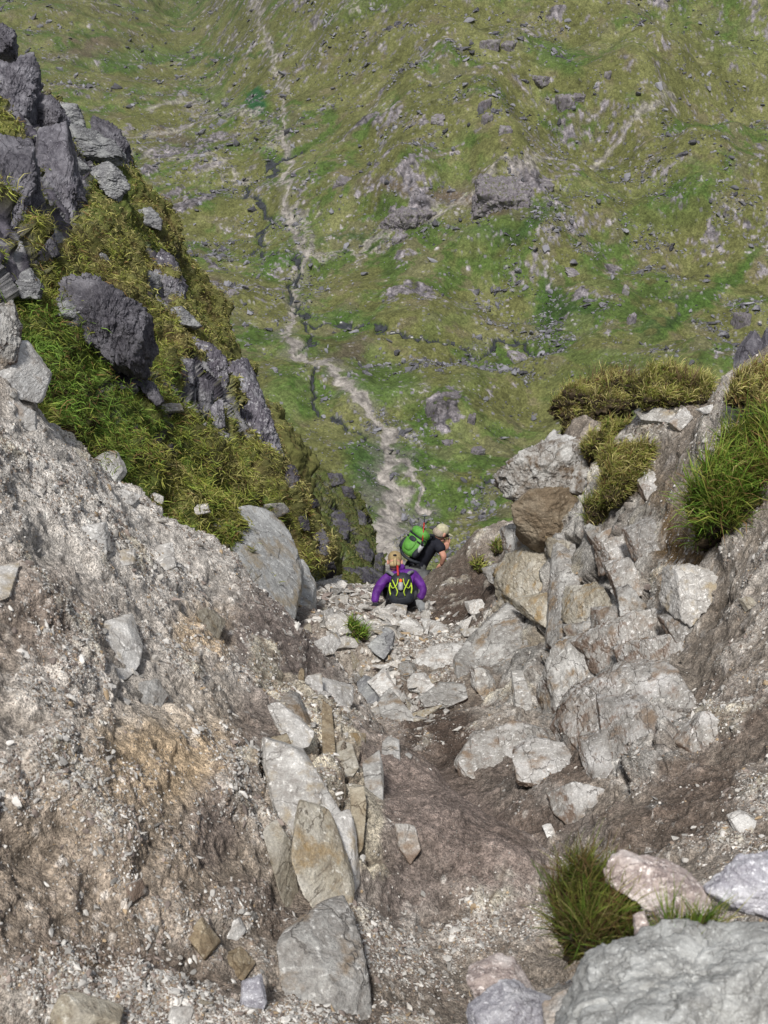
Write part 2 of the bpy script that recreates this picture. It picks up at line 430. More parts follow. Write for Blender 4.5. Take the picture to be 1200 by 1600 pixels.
def seg_dist(X, Y, pts):
    """distance from points to a polyline on the ground plane"""
    d = np.full(X.shape, 1e9)
    for (a, b) in zip(pts[:-1], pts[1:]):
        ab = b - a; L2 = ab @ ab + 1e-9
        t = np.clip(((X - a[0]) * ab[0] + (Y - a[1]) * ab[1]) / L2, 0, 1)
        d = np.minimum(d, np.hypot(X - a[0] - ab[0] * t, Y - a[1] - ab[1] * t))
    return d

# ================================================================== VALLEY (far ground)
def softplus(x, k): return k * np.log1p(np.exp(np.clip(x / k, -40, 40)))
def valley_base(X, Y):
    h = -220 + 0 * X
    right = sstep(-40, 150, X + 60 + .13 * (Y - 500))
    h = h + right * .33 * softplus(Y - 560, 40) + .10 * softplus(X - 40, 30) * sstep(300, 700, Y)
    left = sstep(40, -200, X + .095 * (Y - 500) + 90)
    h = h + left * .07 * softplus(Y - 700, 60)
    h = h + .3 * softplus(Y - 2000, 100)
    h = h + .22 * softplus(-X - 120 - .1 * (Y - 500), 30) * sstep(900, 500, Y)
    return h
hum = [  # px u, v, radius in photo px, height m : the knolls one can make out
    (790, 285, 60, 20), (640, 300, 60, 16), (640, 440, 75, 9), (740, 490, 70, 8), (700, 640, 95, 14),
    (900, 450, 60, 6), (300, 290, 90, 7), (480, 280, 60, 6), (330, 210, 70, 6), (560, 430, 60, 6), (880, 570, 90, 6), (990, 160, 60, 10),
    (760, 190, 60, 9), (560, 640, 40, 4), (860, 380, 70, 5), (1100, 300, 70, 8)]
def march(u, v, f=None):
    r = ray(u, v); t = 150.0
    f = f or (lambda x, y: valley_base(np.array([x]), np.array([y]))[0])
    while t < 4000:
        p = r * t
        if p[2] < f(p[0], p[1]): break
        t *= 1.004
    return r * t
hum_w = []
for (u, v, rp, hh) in hum:
    c = march(u, v); d = c @ FWD
    hum_w.append((c[0], c[1], rp * d / FPX, hh))
def lines_w(pts):
    return [march(u, v)[:2] for (u, v) in pts]
path_px = [(392,-20),(400,12),(412,28),(402,48),(418,62),(430,88),(436,118),(448,140),(441,165),(446,200),(438,225),(452,245),(455,262),(440,285),(452,300),(446,325),(455,345),(462,368),(476,392),(462,425),(458,455),(462,480),(455,505),(446,530),(458,560),(482,582),(512,600),(545,632),(578,664),(604,692),(612,722),(606,750),(618,780),(600,830),(598,900),(600,980)]
path_w = [5,4.5,7,4,5,4,4,4,4,4,6,5,7,6,8,8,7,6,9,6,8,7,8,11,13,14,15,15,17,21,23,30,36,42,50,50]
trail2_px = [(612,700),(625,722),(640,742),(655,762),(662,790)]
pale_px = [([(560,375),(600,366),(640,360),(690,347),(735,328),(790,328),(822,316),(836,290)], 7),
           ([(700,345),(650,368),(600,380),(540,382),(480,388)], 5),
           ([(830,290),(880,268),(930,235),(965,220),(1010,200),(1030,190),(1035,160)], 4),
           ([(530,0),(560,30)], 3), ([(300,170),(360,195),(400,205),(440,232)], 6), ([(330,185),(250,210),(215,215)], 7),
           ([(445,330),(470,350),(500,395)], 7),([(205,245),(260,265),(330,280),(385,290)],7),([(225,180),(290,160),(345,150)],5)]
stream_px = [([(470,240),(440,252),(420,262),(432,275),(405,282),(390,292),(386,302),(398,312),(412,322),(424,330),(410,345),(404,362),(398,375),(410,388),(440,388),(462,396),(466,412),(452,432),(448,452),(462,470),(478,490),(474,508),(484,528),(490,548),(478,560)], 6),
             ([(462,575),(482,592),(486,620),(500,650),(515,668),(548,684),(584,700)], 5),
             ([(492,514),(530,506),(575,512),(610,528),(650,537),(700,538),(738,541),(752,538),(772,528),(790,518),(812,515),(818,524),(832,530),(868,541),(905,546),(950,545),(985,560),(1010,570),(1060,590),(1110,612)], 5.5),
             ([(612,716),(650,724),(700,735),(745,750),(800,762)], 3.4),
             ([(905,540),(950,552),(990,580)], 3), ([(492,514),(470,505)], 4)]
def widths(pts, w):
    return [wi * (march(u, v) @ FWD) / FPX / 2 for (u, v), wi in zip(pts, w)]
def seg_dist_w(X, Y, pts, ws):
    """signed-ish ratio distance / local half width"""
    d = np.full(X.shape, 1e9)
    for a, b, wa, wb in zip(pts[:-1], pts[1:], ws[:-1], ws[1:]):
        ab = b - a; L2 = ab @ ab + 1e-9
        t = np.clip(((X - a[0]) * ab[0] + (Y - a[1]) * ab[1]) / L2, 0, 1)
        d = np.minimum(d, np.hypot(X - a[0] - ab[0] * t, Y - a[1] - ab[1] * t) / (wa + (wb - wa) * t))
    return d
Lpath = (lines_w(path_px), widths(path_px, path_w))
Ltrail = (lines_w(trail2_px), widths(trail2_px, [7] * 5))
Lpale = [(lines_w(p), widths(p, [w * 2] * len(p))) for p, w in pale_px]
Lstream = [(lines_w(p), widths(p, [w] * len(p))) for p, w in stream_px]
crag_spots = [(600,390,30,.5),(795,290,58,.95),(640,325,42,.8),(620,460,18,.5),(700,645,45,.55),(620,240,40,.5),(570,190,30,.4),(900,150,40,.35),(500,760,40,.5),
              (880,165,40,.5),(770,70,22,.8),(850,130,20,.6),(655,200,28,.6),(300,290,70,.45),(330,375,45,.5),(280,195,70,.4),(955,420,14,.8),(970,470,12,.9),(905,455,14,.7),
              (820,140,30,.5),(860,10,24,.7),(1165,500,22,.6),(500,330,30,.3),(560,60,20,.4),(240,265,40,.45),(660,440,30,.4),(110,150,40,.3),(350,410,30,.5),(760,240,30,.4),(340,250,60,.4)]
def rot2(X, Y, deg):
    a = R(deg); return X * math.cos(a) + Y * math.sin(a), -X * math.sin(a) + Y * math.cos(a)
def valley_h(X, Y, full=False):
    Z = valley_base(X, Y)
    p = np.stack([X, Y, 0 * X], 1)
    for (cx, cy, rr, hh) in hum_w:
        q = np.hypot(X - cx, (Y - cy) * .7) / (rr * 1.1)
        wob = 1 + .0 * q
        Z = Z + hh * np.exp(-(q * wob) ** 2 * 1.2)
    side = sstep(-60, 160, X + .12 * (Y - 500))
    Z = Z + fbm(p / 130.0, 4, 3) * (12 + 18 * side)
    RX, RY = rot2(X, Y, 35)
    pr = np.stack([RX / 30.0, RY / 75.0, 0 * X], 1)
    rg = fbm(pr, 5, 9, .5, ridged=True)
    Z = Z + (rg - .2) * (1.5 + 1.6 * side)
    ps = np.stack([RX / 9.0, RY / 12.0, 0 * X], 1)
    f1 = fbm(ps, 4, 15, .55)
    Z = Z + f1 * .7 + fbm(p / 48.0 + 3, 3, 13) * 4.5
    # dist to path and stream
    sd = np.full(X.shape, 1e9)
    for pts, ws in Lstream: sd = np.minimum(sd, seg_dist_w(X + fbm(p / 11, 3, 5) * 6, Y + fbm(p / 11 + 9, 3, 6) * 6, pts, ws))
    Xw, Yw = X + fbm(p / 8, 3, 25) * 4, Y + fbm(p / 8 + 9, 3, 26) * 4
    pd = np.minimum(seg_dist_w(Xw, Yw, *Lpath), seg_dist_w(Xw, Yw, *Ltrail))
    Z = Z - 1.6 * (1 - sstep(.6, 2.6, sd)) - .6 * (1 - sstep(.5, 1.6, pd))
    # crags: steps in the slope
    U, V_, D = to_px(np.stack([X, Y, Z], 1))
    cr = np.zeros(X.shape)
    for (u, v, r_, s_) in crag_spots:
        cr = np.maximum(cr, s_ * blob((U, V_), u, v, r_ * .8, r_ * .65, 0, .6))
    pc = np.stack([RX / 5, RY / 9, Z / 9], 1)
    a1, a2, cid = worley(pc, 31)
    stepn = fbm(p / 34, 4, 41)
    crag = sstep(.18, .42, stepn * .75 + cr * .30 + (rg - .25) * .35 + f1 * .35 - .10) * (.35 + .65 * np.clip(cr * 1.6, 0, 1))
    crag = crag * sstep(1.2, 3, pd) * sstep(1.2, 3, sd)
    Z = Z + crag * ((cid - .35) * 2.0 + np.minimum(a2 - a1, .3) * 2.2)
    if not full: return Z
    return Z, dict(pd=pd, sd=sd, crag=crag, cr=cr, rg=rg, f1=f1, cid=cid, U=U, V=V_, D=D, edge=a2 - a1, side=side)
NA, NR = 760, 1150
tt = np.linspace(-.43, .43, NA)
aa = np.concatenate([np.linspace(R(50), R(34), 30)[:-1], np.linspace(R(34), R(5.6), NR - 60), R(5.6) * np.linspace(1, .55, 31)[1:]])
ys = 222 / np.tan(aa)
# densify on the nearer right side is not needed: rows are even in elevation angle
TT, YY = np.meshgrid(tt, ys)
XX = TT * YY
X, Y = XX.ravel(), YY.ravel()
Z, A = valley_h(X, Y, True)
VP = np.stack([X, Y, Z], 1)
G = VP.reshape(len(ys), NA, 3)
Nn = grid_normals(G).reshape(-1, 3)
U, V_, D = to_px(VP)
p = VP.copy(); p[:, 2] *= .5
g_olive = np.array([.105, .110, .040]); g_green = np.array([.066, .102, .026]); g_lush = np.array([.050, .104, .020])
g_brown = np.array([.100, .088, .052]); g_dark = np.array([.030, .058, .018]); rockc = np.array([.125, .115, .122]); rock_d = np.array([.05, .048, .058])
pale = np.array([.31, .288, .265])
n1 = fbm(p / 60, 5, 51); n2 = fbm(p / 14, 5, 61, .6); n3 = fbm(p / 3.2, 4, 71, .6)
RX, RY = rot2(X, Y, 55)
n4 = fbm(np.stack([RX / 6, RY / 40, 0 * X], 1), 5, 81, .55)
C = mix(g_olive, g_green, sstep(-.12, .18, n1 * 1.3 + n4 * .2 + n2 * .35))
C = mix(C, g_brown, sstep(.08, .35, n2 + .25 * n1 + .05) * .75)
C = mix(C, g_olive * 1.25 + .008, sstep(.05, .4, fbm(p / 25 + 5, 5, 55)) * .6)
hollow = sstep(.28, .02, A['rg']) * sstep(-.3, .1, n1)
C = mix(C, g_lush, hollow * .22)
lush = [(400,160,20,26,0,1.2),(432,412,34,22,0,.9),(600,600,70,36,15,.8),(850,470,12,36,10,1),(1105,462,125,16,-38,1),(1000,600,120,22,8,.5),(455,620,40,50,20,.6),(575,720,40,40,40,.9),(690,780,70,30,5,.8),(640,720,60,20,15,.8),
        (800,345,80,26,-20,.7),(940,640,60,60,0,.5),(420,240,14,8,0,.9),(330,90,95,5,-4,.8),(290,225,40,18,0,.6),(1060,310,90,40,-20,.35),(530,500,60,14,5,.7),(950,560,130,10,6,.5),(870,90,40,22,10,.7),(700,500,50,16,-20,.3),(900,500,40,30,0,.5),
        (740,590,60,18,-20,.3),(520,545,70,14,4,.6),(230,90,110,14,-8,.55),(580,10,60,14,-20,.5),(350,170,20,26,0,.4),(640,820,60,30,0,.7),(1150,60,60,40,0,.3)]
for (u, v, rx, ry, an, s_) in lush:
    b_ = blob((U + n2 * 16, V_ + n2 * 14), u, v, rx, ry, an, .42) * min(s_, 1)
    C = mix(C, g_lush * (.9 if s_ < 1 else .8), b_ * .85)
b_ = blob((U + n2 * 8, V_ + n2 * 8), 401, 158, 13, 22, 0, .3); C = mix(C, np.array([.018, .070, .026]), b_)
for (u, v, rx, ry, an) in [(598,770,34,70,25),(575,735,28,40,20),(868,470,8,30,5),(1040,490,60,8,-38),(560,380,70,6,-6),(345,92,80,3,-5),(820,350,60,12,-22),(880,480,40,14,0)]:
    C = mix(C, g_dark, blob((U + n2 * 30, V_ + n2 * 20), u, v, rx, ry, an, .6) * .75)
for (u, v, rx, ry, an) in [(540,542,42,14,-12),(285,430,60,14,10),(270,215,40,10,10),(700,310,120,10,10),(130,75,60,12,-12)]:
    C = mix(C, np.array([.10, .072, .062]), blob((U + n2 * 20, V_ + n2 * 14), u, v, rx, ry, an, .7) * .7)
# bedrock shows where the ground is steep or stepped
steep = sstep(.80, .62, Nn[:, 2] * np.sign(Nn[:, 2].mean()))
rk = np.clip(A['crag'] * 1.1 + steep * .4 * sstep(.0, .2, n2), 0, 1)
rk = sstep(.42, .62, rk + n3 * .55 + n2 * .25 + A['cr'] * .12)
rockcol = mix(rockc, rock_d, sstep(.12, .0, A['edge']) * .8) * (1 + n3[:, None] * .9) * (.75 + .5 * A['cid'][:, None])
C = mix(C, rockcol, rk)
# scree speckle
w1, w2, wid = worley(VP / np.array([2.4, 3.4, 3.0]), 91)
dens = sstep(.0, .35, fbm(p / 45, 4, 95) + .10 + .15 * A['side'])
for (u, v, rx, ry, an, s_) in [(400,185,170,9,-6,1),(330,200,90,30,-10,.9),(235,95,110,9,-10,.9),(930,260,110,70,-50,.8),(420,215,60,30,0,1),(620,820,70,90,0,1),(430,330,60,60,0,.6),(860,30,160,30,0,.5),(1090,120,90,90,0,.5),(640,360,160,20,-8,.7),(700,770,100,20,5,.8),(560,20,120,24,0,.6),(1080,250,100,90,0,.6),(470,430,40,60,0,.7)]:
    dens = np.maximum(dens, s_ * blob((U, V_), u, v, rx, ry, an, .6))
sp = sstep(.34, .22, w1) * (wid > 1 - .40 * dens)
C = mix(C, mix(rock_d * 1.6, np.array([.27, .26, .27]), (wid * 37) % 1), sp * .85)
Z2 = VP[:, 2] + sp * .9
for pts, ws in Lpale:
    q = seg_dist_w(X + n2 * 12, Y + n2 * 12, pts, ws)
    C = mix(C, pale * .8 * (1 + n3[:, None] * .8), (1 - sstep(.5, 1.9, q + n3 * 1.6 + n2 * 1.2)) * .8)
n5 = fbm(p / 1.1, 3, 75, .6)
C = C * (1 + (n3 * .30 + n2 * .32 + n5 * .22)[:, None])
pm = A['pd'] + n3 * .5
C = mix(C, pale * .95 * (1 + (n3 * .8 + (wid - .5) * .5)[:, None]), 1 - sstep(.75, 1.4, pm))
C = mix(C, pale * .55, (1 - sstep(1.2, 3.2, pm + n2 * 3)) * .35)
bank = (1 - sstep(.9, 2.6, A['sd'])); C = mix(C, g_dark, bank * .6)
sm = A['sd'] < .8
C = np.clip(C * 1.03, .008, .8)
# far air: haze painted into the ground colour, duller and cooler with distance
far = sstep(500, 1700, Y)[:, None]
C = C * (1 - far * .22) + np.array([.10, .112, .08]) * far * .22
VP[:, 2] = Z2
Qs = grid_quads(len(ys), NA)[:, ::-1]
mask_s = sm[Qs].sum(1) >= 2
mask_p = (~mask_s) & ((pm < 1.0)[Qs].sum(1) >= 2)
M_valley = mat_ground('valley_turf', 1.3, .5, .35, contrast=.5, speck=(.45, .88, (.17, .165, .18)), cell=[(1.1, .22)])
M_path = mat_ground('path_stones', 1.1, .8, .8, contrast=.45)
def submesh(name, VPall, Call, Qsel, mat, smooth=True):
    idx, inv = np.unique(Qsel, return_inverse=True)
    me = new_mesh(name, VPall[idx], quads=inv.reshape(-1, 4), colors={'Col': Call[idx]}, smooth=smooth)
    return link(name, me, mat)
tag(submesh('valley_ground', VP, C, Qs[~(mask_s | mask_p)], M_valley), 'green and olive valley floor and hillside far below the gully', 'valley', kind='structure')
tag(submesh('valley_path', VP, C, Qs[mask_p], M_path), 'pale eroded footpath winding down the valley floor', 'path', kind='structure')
M_water = mat_simple('stream_water', (.035, .038, .042), rough=.3, var=.5, scale=.5, bump=.5, dist=.3)
VS = VP.copy(); VS[:, 2] += .25
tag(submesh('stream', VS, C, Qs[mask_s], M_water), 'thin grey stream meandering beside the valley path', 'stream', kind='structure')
VAL = dict(V=VP, N=Nn, U=U, Vp=V_, D=D, dens=dens, pd=A['pd'], sd=A['sd'], side=A['side'])

# -------- boulders strewn over the valley: the 300 largest as things, the smaller as stuff
rb = np.random.default_rng(77)
inview = (U > -60) & (U < 1260) & (V_ > -20) & (V_ < 900)
wgt = (dens ** 1.5 + .09) * np.clip(.4 + 3 * fbm(p / 16, 3, 97), .05, 2) * inview * (A['sd'] > 1.5) * (A['pd'] > 1.0)
wgt /= wgt.sum()
nb = 32000
ids = rb.choice(len(VP), nb, replace=False, p=wgt)
px_sz = np.minimum(rb.pareto(2.3, nb) * 2.8 + 2.0, 22)
order = np.argsort(-px_sz); ids = ids[order]; px_sz = px_sz[order]
sz = px_sz * VAL['D'][ids] / FPX * .5
sz = np.minimum(sz, 6)
M_vrock = mat_rock('valley_boulder_rock', (.125, .122, .14), (.035, .034, .045), (.21, .21, .22), s=.35, bump=.8)
vb_meshes = []
for k in range(14):
    V0, F0 = small_stone(3, rb, rb.uniform(.45, .8), rb.uniform(1.0, 1.9))
    me = new_mesh('valley_boulder', V0, tris=F0, smooth=False); me.materials.append(M_vrock); vb_meshes.append(me)
NB = 285
words = ['grey', 'dark grey', 'purplish grey', 'pale grey']
for j in range(NB):
    o = bpy.data.objects.new('valley_boulder', vb_meshes[j % 14]); col.objects.link(o)
    o.location = VP[ids[j]] + np.array([0, 0, sz[j] * .15]); s_ = sz[j]
    o.scale = (s_, s_, s_); o.rotation_euler = (rb.uniform(-.3, .3), rb.uniform(-.3, .3), rb.uniform(0, 6.28))
    tag(o, 'small grey boulder lying on the green slopes of the far valley', 'boulder', 'boulders strewn over the far valley')
pos = VP[ids[NB:]]; 
cc = np.array([.13, .13, .145]) * rb.uniform(.4, 1.9, (len(pos), 1))
bases = [small_stone(1, rb, rb.uniform(.5, .8), rb.uniform(1, 1.6)) for _ in range(6)]
M_vst = mat_attr('valley_scree_rock', .9)
tag(stuff_stones('valley_scree', pos, np.tile([0, 0, 1.0], (len(pos), 1)), sz[NB:], cc, bases, M_vst, .1), 'countless small grey stones scattered over the valley grass', 'scree', kind='stuff')

# -------- bedrock knolls one can single out in the valley
M_vcrag = mat_rock('valley_bedrock', (.215, .195, .215), (.105, .096, .11), (.26, .25, .25), stain=(.095, .105, .038), s=.22, strata=(1.6, 1.6, .5), lich=.05, bump=.9)
knolls = [(790,292,52,40,'large rounded purple bedrock knoll beside the pale track on the far slope'),(640,335,36,28,'purple bedrock knoll left of the large rounded one'),(627,372,16,12,'pale footed rock below the left purple knoll'),
 (765,70,16,14,'left of two dark crags high on the far slope'),(793,72,13,16,'right of two dark crags high on the far slope'),(848,124,16,8,'flat dark crag right of the high pair'),(885,158,14,18,'upright dark crag above the large knoll'),(905,148,12,8,'small dark block beside the upright crag'),
 (948,118,7,14,'thin dark fin far up the right slope'),(686,186,16,8,'low dark crag left of centre on the far slope'),(757,165,11,16,'dark rib left of the upright crag'),(760,185,9,12,'dark block below the dark rib'),
 (537,284,16,6,'black wedge of rock right of the stream head'),(810,562,16,13,'pale triangular boulder in the valley by the winding brook'),(745,706,12,12,'solitary dark boulder above the lower brook'),(700,692,9,6,'small dark boulder left of the solitary one'),
 (672,640,8,18,'left dark rib on the lower knoll'),(735,655,7,16,'right dark rib on the lower knoll'),(330,445,14,9,'dark boulder on the flat left of the path bend'),(365,458,8,6,'small boulder right of the dark boulder on the left flat'),
 (976,455,6,16,'short vertical rib above the brook on the right'),(985,500,7,18,'long vertical rib beside the dark green gully'),(300,245,10,7,'grey boulder on the pale stony shelf at the left'),(790,205,12,9,'small grey crag above the large knoll'),(855,290,12,10,'pale pink scar of rock right of the large knoll'),
 (900,425,16,5,'flat pair of dark blocks on the middle slope'),(1160,500,14,22,'dark broken crag near the right photo edge')]
big_ = lambda q: q > 30
for j, (u, v, rx, ry, lb) in enumerate(knolls):
    c = march(u, v + ry * .4, lambda x, y: float(valley_base(np.array([x]), np.array([y]))[0]))
    k = np.argmin((U - u) ** 2 + (V_ - (v + ry * .3)) ** 2); c = VP[k]; d_ = D[k]
    sx, sy = rx * d_ / FPX * .95, ry * d_ / FPX * (.85 if big_(rx) else .95)
    big = rx > 30
    rock_box('bedrock_knoll' if rx > 12 else 'valley_rock', c + np.array([0, sx * .25, -sy * (.5 if big else .25)]), (sx * (1.1 if big else 1), sx * (1.1 if big else .8), sy * 1.1), (.0 if big else .1, .1, rb.uniform(-.5, .5)), 40 + j, M_vcrag, 5 if big else 4, rough=.10 if big else .07, label=lb, cat='outcrop' if rx > 12 else 'boulder', k=14 if big else 8, sharp=14 if big else 24, strat=(3, 3, .8))

# ================================================================== GULLY GROUND (near heightfield through surveyed points)
def tps_fit(XY, z, lam=1e-3):
    n = len(XY); d = np.hypot(XY[:, None, 0] - XY[None, :, 0], XY[:, None, 1] - XY[None, :, 1])
    K = np.where(d > 0, d * d * np.log(d + 1e-12), 0) + lam * np.eye(n)
    Pm = np.c_[np.ones(n), XY]
    A_ = np.block([[K, Pm], [Pm.T, np.zeros((3, 3))]])
    return np.linalg.solve(A_, np.r_[z, 0, 0, 0])
def tps_eval(XY0, w, X, Y):
    out = w[-3] + w[-2] * X + w[-1] * Y
    for (x, y), wi in zip(XY0, w[:-3]):
        r2 = (X - x) ** 2 + (Y - y) ** 2
        out = out + wi * .5 * r2 * np.log(r2 + 1e-12)
    return out
floor_p = [(700,1600,3.7),(550,1600,3.5),(850,1600,3.95),(560,1500,3.85),(750,1470,4.4),(640,1420,4.5),(880,1370,5.3),(830,1270,6.5),(860,1240,6.5),(745,1190,7.7),(840,1200,7.0),
           (700,1130,8.7),(800,1120,8.4),(640,1090,9.9),(590,1060,10.4),(720,1050,9.9),(540,1010,11.0),(640,1010,11.3),(730,1000,11.2),(520,960,12.8),(600,960,13.4),(680,965,13.2),
           (505,920,14.5),(560,918,15.2),(620,918,15.5),(660,930,15.2)]
left_p = [(0,1600,3.0),(300,1600,3.25),(420,1520,3.6),(300,1500,3.5),(300,1400,3.65),(150,1480,3.3),(300,1200,4.15),(300,1050,4.95),(300,950,5.7),(150,1300,3.5),(0,1300,3.3),(0,1100,3.6),(0,900,4.1),(0,700,4.9),(150,900,4.9),(150,1100,4.05),
          (420,1220,4.75),(440,1350,4.2),(540,1400,4.3),(560,1250,4.85),(640,1320,4.6),(640,1230,5.25),(420,1060,6.0),(100,780,5.2),(200,830,5.9),(760,1300,4.75),(420,1130,5.4),
          (500,1030,7.6),(550,1090,6.9),(600,1150,6.1),(660,1190,5.7),(720,1235,5.25),(780,1280,4.9),(830,1325,4.7),(410,940,7.5),(330,875,7.2),(170,750,6.3),(90,660,5.9),(0,545,5.6),(-150,450,5.3),(-150,900,3.9),(-150,1300,3.0)]
right_p = [(688,908,14.9),(696,880,15.3),(718,852,15.7),(755,838,15.9),(805,815,15.4),(700,940,14.2),(760,960,12.8),(790,900,13.8),
           (850,1130,8.6),(900,1180,7.6),(930,1110,8.2),(830,1000,10.3),(820,900,11.2),(860,830,11.0),(880,940,10.0),(950,1000,8.9),(950,900,9.5),(880,720,10.9),(960,760,9.9),
           (1050,900,8.4),(1000,1100,7.5),(1100,1000,7.2),(1100,1150,6.2),(1000,1250,5.9),(900,1300,5.7),(1100,1320,5.1),(960,1380,5.0),(1200,1200,5.5),(1200,1350,4.6),(1200,900,7.0),(1200,1050,6.2),(1060,780,8.8),
           (1000,660,9.9),(900,650,11.1),(1100,640,9.2),(1150,700,8.2),(1200,700,7.7),(1180,590,8.8),(1250,540,8.4),(1350,900,6.2),(1350,600,7.0),(1350,1300,4.6)]
ledge_p = [(1150,1620,1.9),(1000,1640,2.0),(890,1720,2.1),(1250,1600,1.8),(960,1520,2.4),(1100,1475,2.4),(1220,1460,2.3),(1000,1440,4.3),(1100,1410,4.1),(1200,1400,3.9),(880,1500,4.1),(830,1680,3.5),(900,1430,4.7)]
world_p = [(.30,13.9,-9.75),(-.4,13.9,-9.7),(0,15.2,-11.2),(-1,15.5,-11.5),(1,15.6,-11.2),(0,18,-14.5),(3,18,-13),(-3,18,-14),(.0,.9,-1.65),(-.8,.9,-1.7),(.8,.7,-1.35),(1.8,.9,-1.2),(-2,.8,-1.7),(0,-1,-1.5),(2,-1,-1.2),(-2,-1,-1.4)]
def behind(u, v, d, dx, dy, dz):
    q = P(u, v, d); return (q[0] + dx, q[1] + dy, q[2] + dz)
for (u, v, d) in [(330,875,7.2),(170,750,6.3),(90,660,5.9),(0,545,5.6),(-150,450,5.3),(410,940,7.5)]:
    world_p.append(behind(u, v, d, .15, .9, -1.3)); world_p.append(behind(u, v, d, .3, 2.4, -3.2))
for (u, v, d) in [(500,1030,7.6),(550,1090,6.9),(600,1150,6.1),(660,1190,5.7),(720,1235,5.25),(780,1280,4.9)]:
    world_p.append(behind(u, v, d, .16, .26, -.50)); world_p.append(behind(u, v, d, .30, .55, -1.0))
for (u, v, d) in [(696,880,15.3),(718,852,15.7),(755,838,15.9),(805,815,15.4)]:
    world_p.append(behind(u, v, d, 0, 1.0, -1.2))
for (u, v, d) in [(880,720,10.9),(900,650,11.1),(1000,640,10.0),(1100,625,9.3),(1200,560,9.0),(1350,560,7.4)]:
    world_p.append(behind(u, v, d, .1, 1.0, -1.0)); world_p.append(behind(u, v, d, .2, 2.5, -3.4))
pts = np.array([P(*q) for q in floor_p + left_p + right_p + ledge_p] + world_p)
W_near = tps_fit(pts[:, :2], pts[:, 2], .004)
def near_base(X, Y): return tps_eval(pts[:, :2], W_near, X, Y)

NAX, NRY = 760, 1050
tx = np.linspace(-.52, .52, NAX)
# rows even in how high they appear
yy = 1.0 * (19.0 / 1.0) ** np.linspace(0, 1, NRY)
T2, Y2 = np.meshgrid(tx, yy); X2 = T2 * Y2
Xn, Yn = X2.ravel(), Y2.ravel()
Zn = near_base(Xn, Yn)
Vn = np.stack([Xn, Yn, Zn], 1)
Gn = Vn.reshape(NRY, NAX, 3); nb_ = grid_normals(Gn).reshape(-1, 3); nb_ *= np.sign(nb_[:, 2:3])
Un, Vpn, Dn = to_px(Vn)
p = Vn
def bl(u, v, rx, ry, ang=0, soft=.5, wob=22): return blob((Un + wob * m2, Vpn + wob * m3), u, v, rx, ry, ang, soft)
m1 = fbm(p / 1.3, 5, 101, .55); m2 = fbm(p / .42, 5, 111, .6); m3 = fbm(p / .13, 4, 121, .6); m4 = fbm(p / .045, 3, 131, .6)
is_floor = np.zeros(len(p))
flk = np.maximum(blob((Un, Vpn), 700, 1285, 200, 75, 35, .4), blob((Un, Vpn), 620, 1390, 80, 50, 10, .4))
disp = m1 * .08 + (m2 * .05 + m3 * .016) * (1 - .5 * flk) + m4 * .005
# bedrock stepping through the earth on the right wall and round the jagged outcrop
rzR = np.maximum(blob((Un + 30 * m2, Vpn + 30 * m3), 915, 960, 110, 190, 25, .3), blob((Un + 30 * m2, Vpn + 30 * m3), 985, 1130, 95, 100, -30, .3))
rzL = blob((Un + 16 * m2, Vpn + 16 * m3), 505, 1225, 70, 190, -24, .3)
rz = np.maximum(rzR, rzL)
qr = p @ BASIS; qr = np.stack([qr[:, 0] * .9 - qr[:, 1] * .45 * np.where(rzL > rzR, -1, 1), (qr[:, 0] * .5 * np.where(rzL > rzR, -1, 1) + qr[:, 1]) * .42, qr[:, 2] * .6], 1)
b1, b2, bid = worley(qr / .20 + m2[:, None] * .35, 171)
disp = disp * (1 - rz * .5) + rz * ((bid - .35) * np.where(rzL > rzR, .10, .22) + np.minimum(b2 - b1, .22) * .22)
# lumpy earth, ridges running down the banks
leftb = bl(200, 1100, 520, 560, 20, .3)
c1, c2, cid1 = worley(p / np.array([.28, .34, .34]) + m2[:, None] * .5, 141)
disp += (np.minimum(c2 - c1, .4) - .2) * .05 * sstep(-.2, .4, m1 + .1)
e1, e2, cid2 = worley(p / .085, 151)
peb_d = np.clip(.10 + m1 * .9 + m2 * .6, 0, 1)
for (u, v, rx, ry, an, s_) in [(250,830,330,90,36,.9),(60,700,150,160,40,.8),(260,1000,160,110,20,.7),(1150,880,130,180,0,.8),(1100,1310,160,40,0,.6),(640,1500,120,90,0,.6),(600,1030,160,90,0,.7),(350,1480,150,70,0,.6),(100,1420,160,90,0,.5),(1050,690,90,60,0,.8),(760,870,80,40,-30,.5)]:
    peb_d = np.maximum(peb_d, s_ * bl(u, v, rx, ry, an))
for (u, v, rx, ry, an) in [(700,1270,160,60,35),(700,1290,180,70,35),(620,1340,110,70,40),(730,930,60,40,0),(700,1130,90,30,0),(900,1400,70,40,0),(460,960,90,30,40)]:
    peb_d = peb_d * (1 - .75 * bl(u, v, rx, ry, an))
peb = (cid2 > 1 - peb_d * .30) * np.clip(1 - (e1 / .42) ** 2, 0, 1) ** .5 * (.5 + cid1)
disp += peb * .008 * sstep(3.0, 5.0, Dn)
h1, h2, cid3 = worley(p / .034, 161)
peb2 = (cid3 > 1 - peb_d * .55) * np.clip(1 - (h1 / .42) ** 2, 0, 1) ** .5
disp += peb2 * .004 * sstep(11, 7, Dn)
disp *= sstep(1.2, 2.4, Yn) * .85 + .15
Vn = Vn + nb_ * disp[:, None]
NEAR = Vn.copy()
dirt = np.array([.225, .194, .163]); dirt_d = np.array([.098, .072, .058]); greyd = np.array([.41, .385, .355]); palec = np.array([.58, .555, .52]); tan = np.array([.36, .27, .17]); mauve = np.array([.160, .130, .118])
C = mix(dirt, dirt * 1.25 + .02, sstep(-.2, .3, m1))
C = mix(C, dirt_d, sstep(.04, .40, m2 - m1 * .5) * .5)
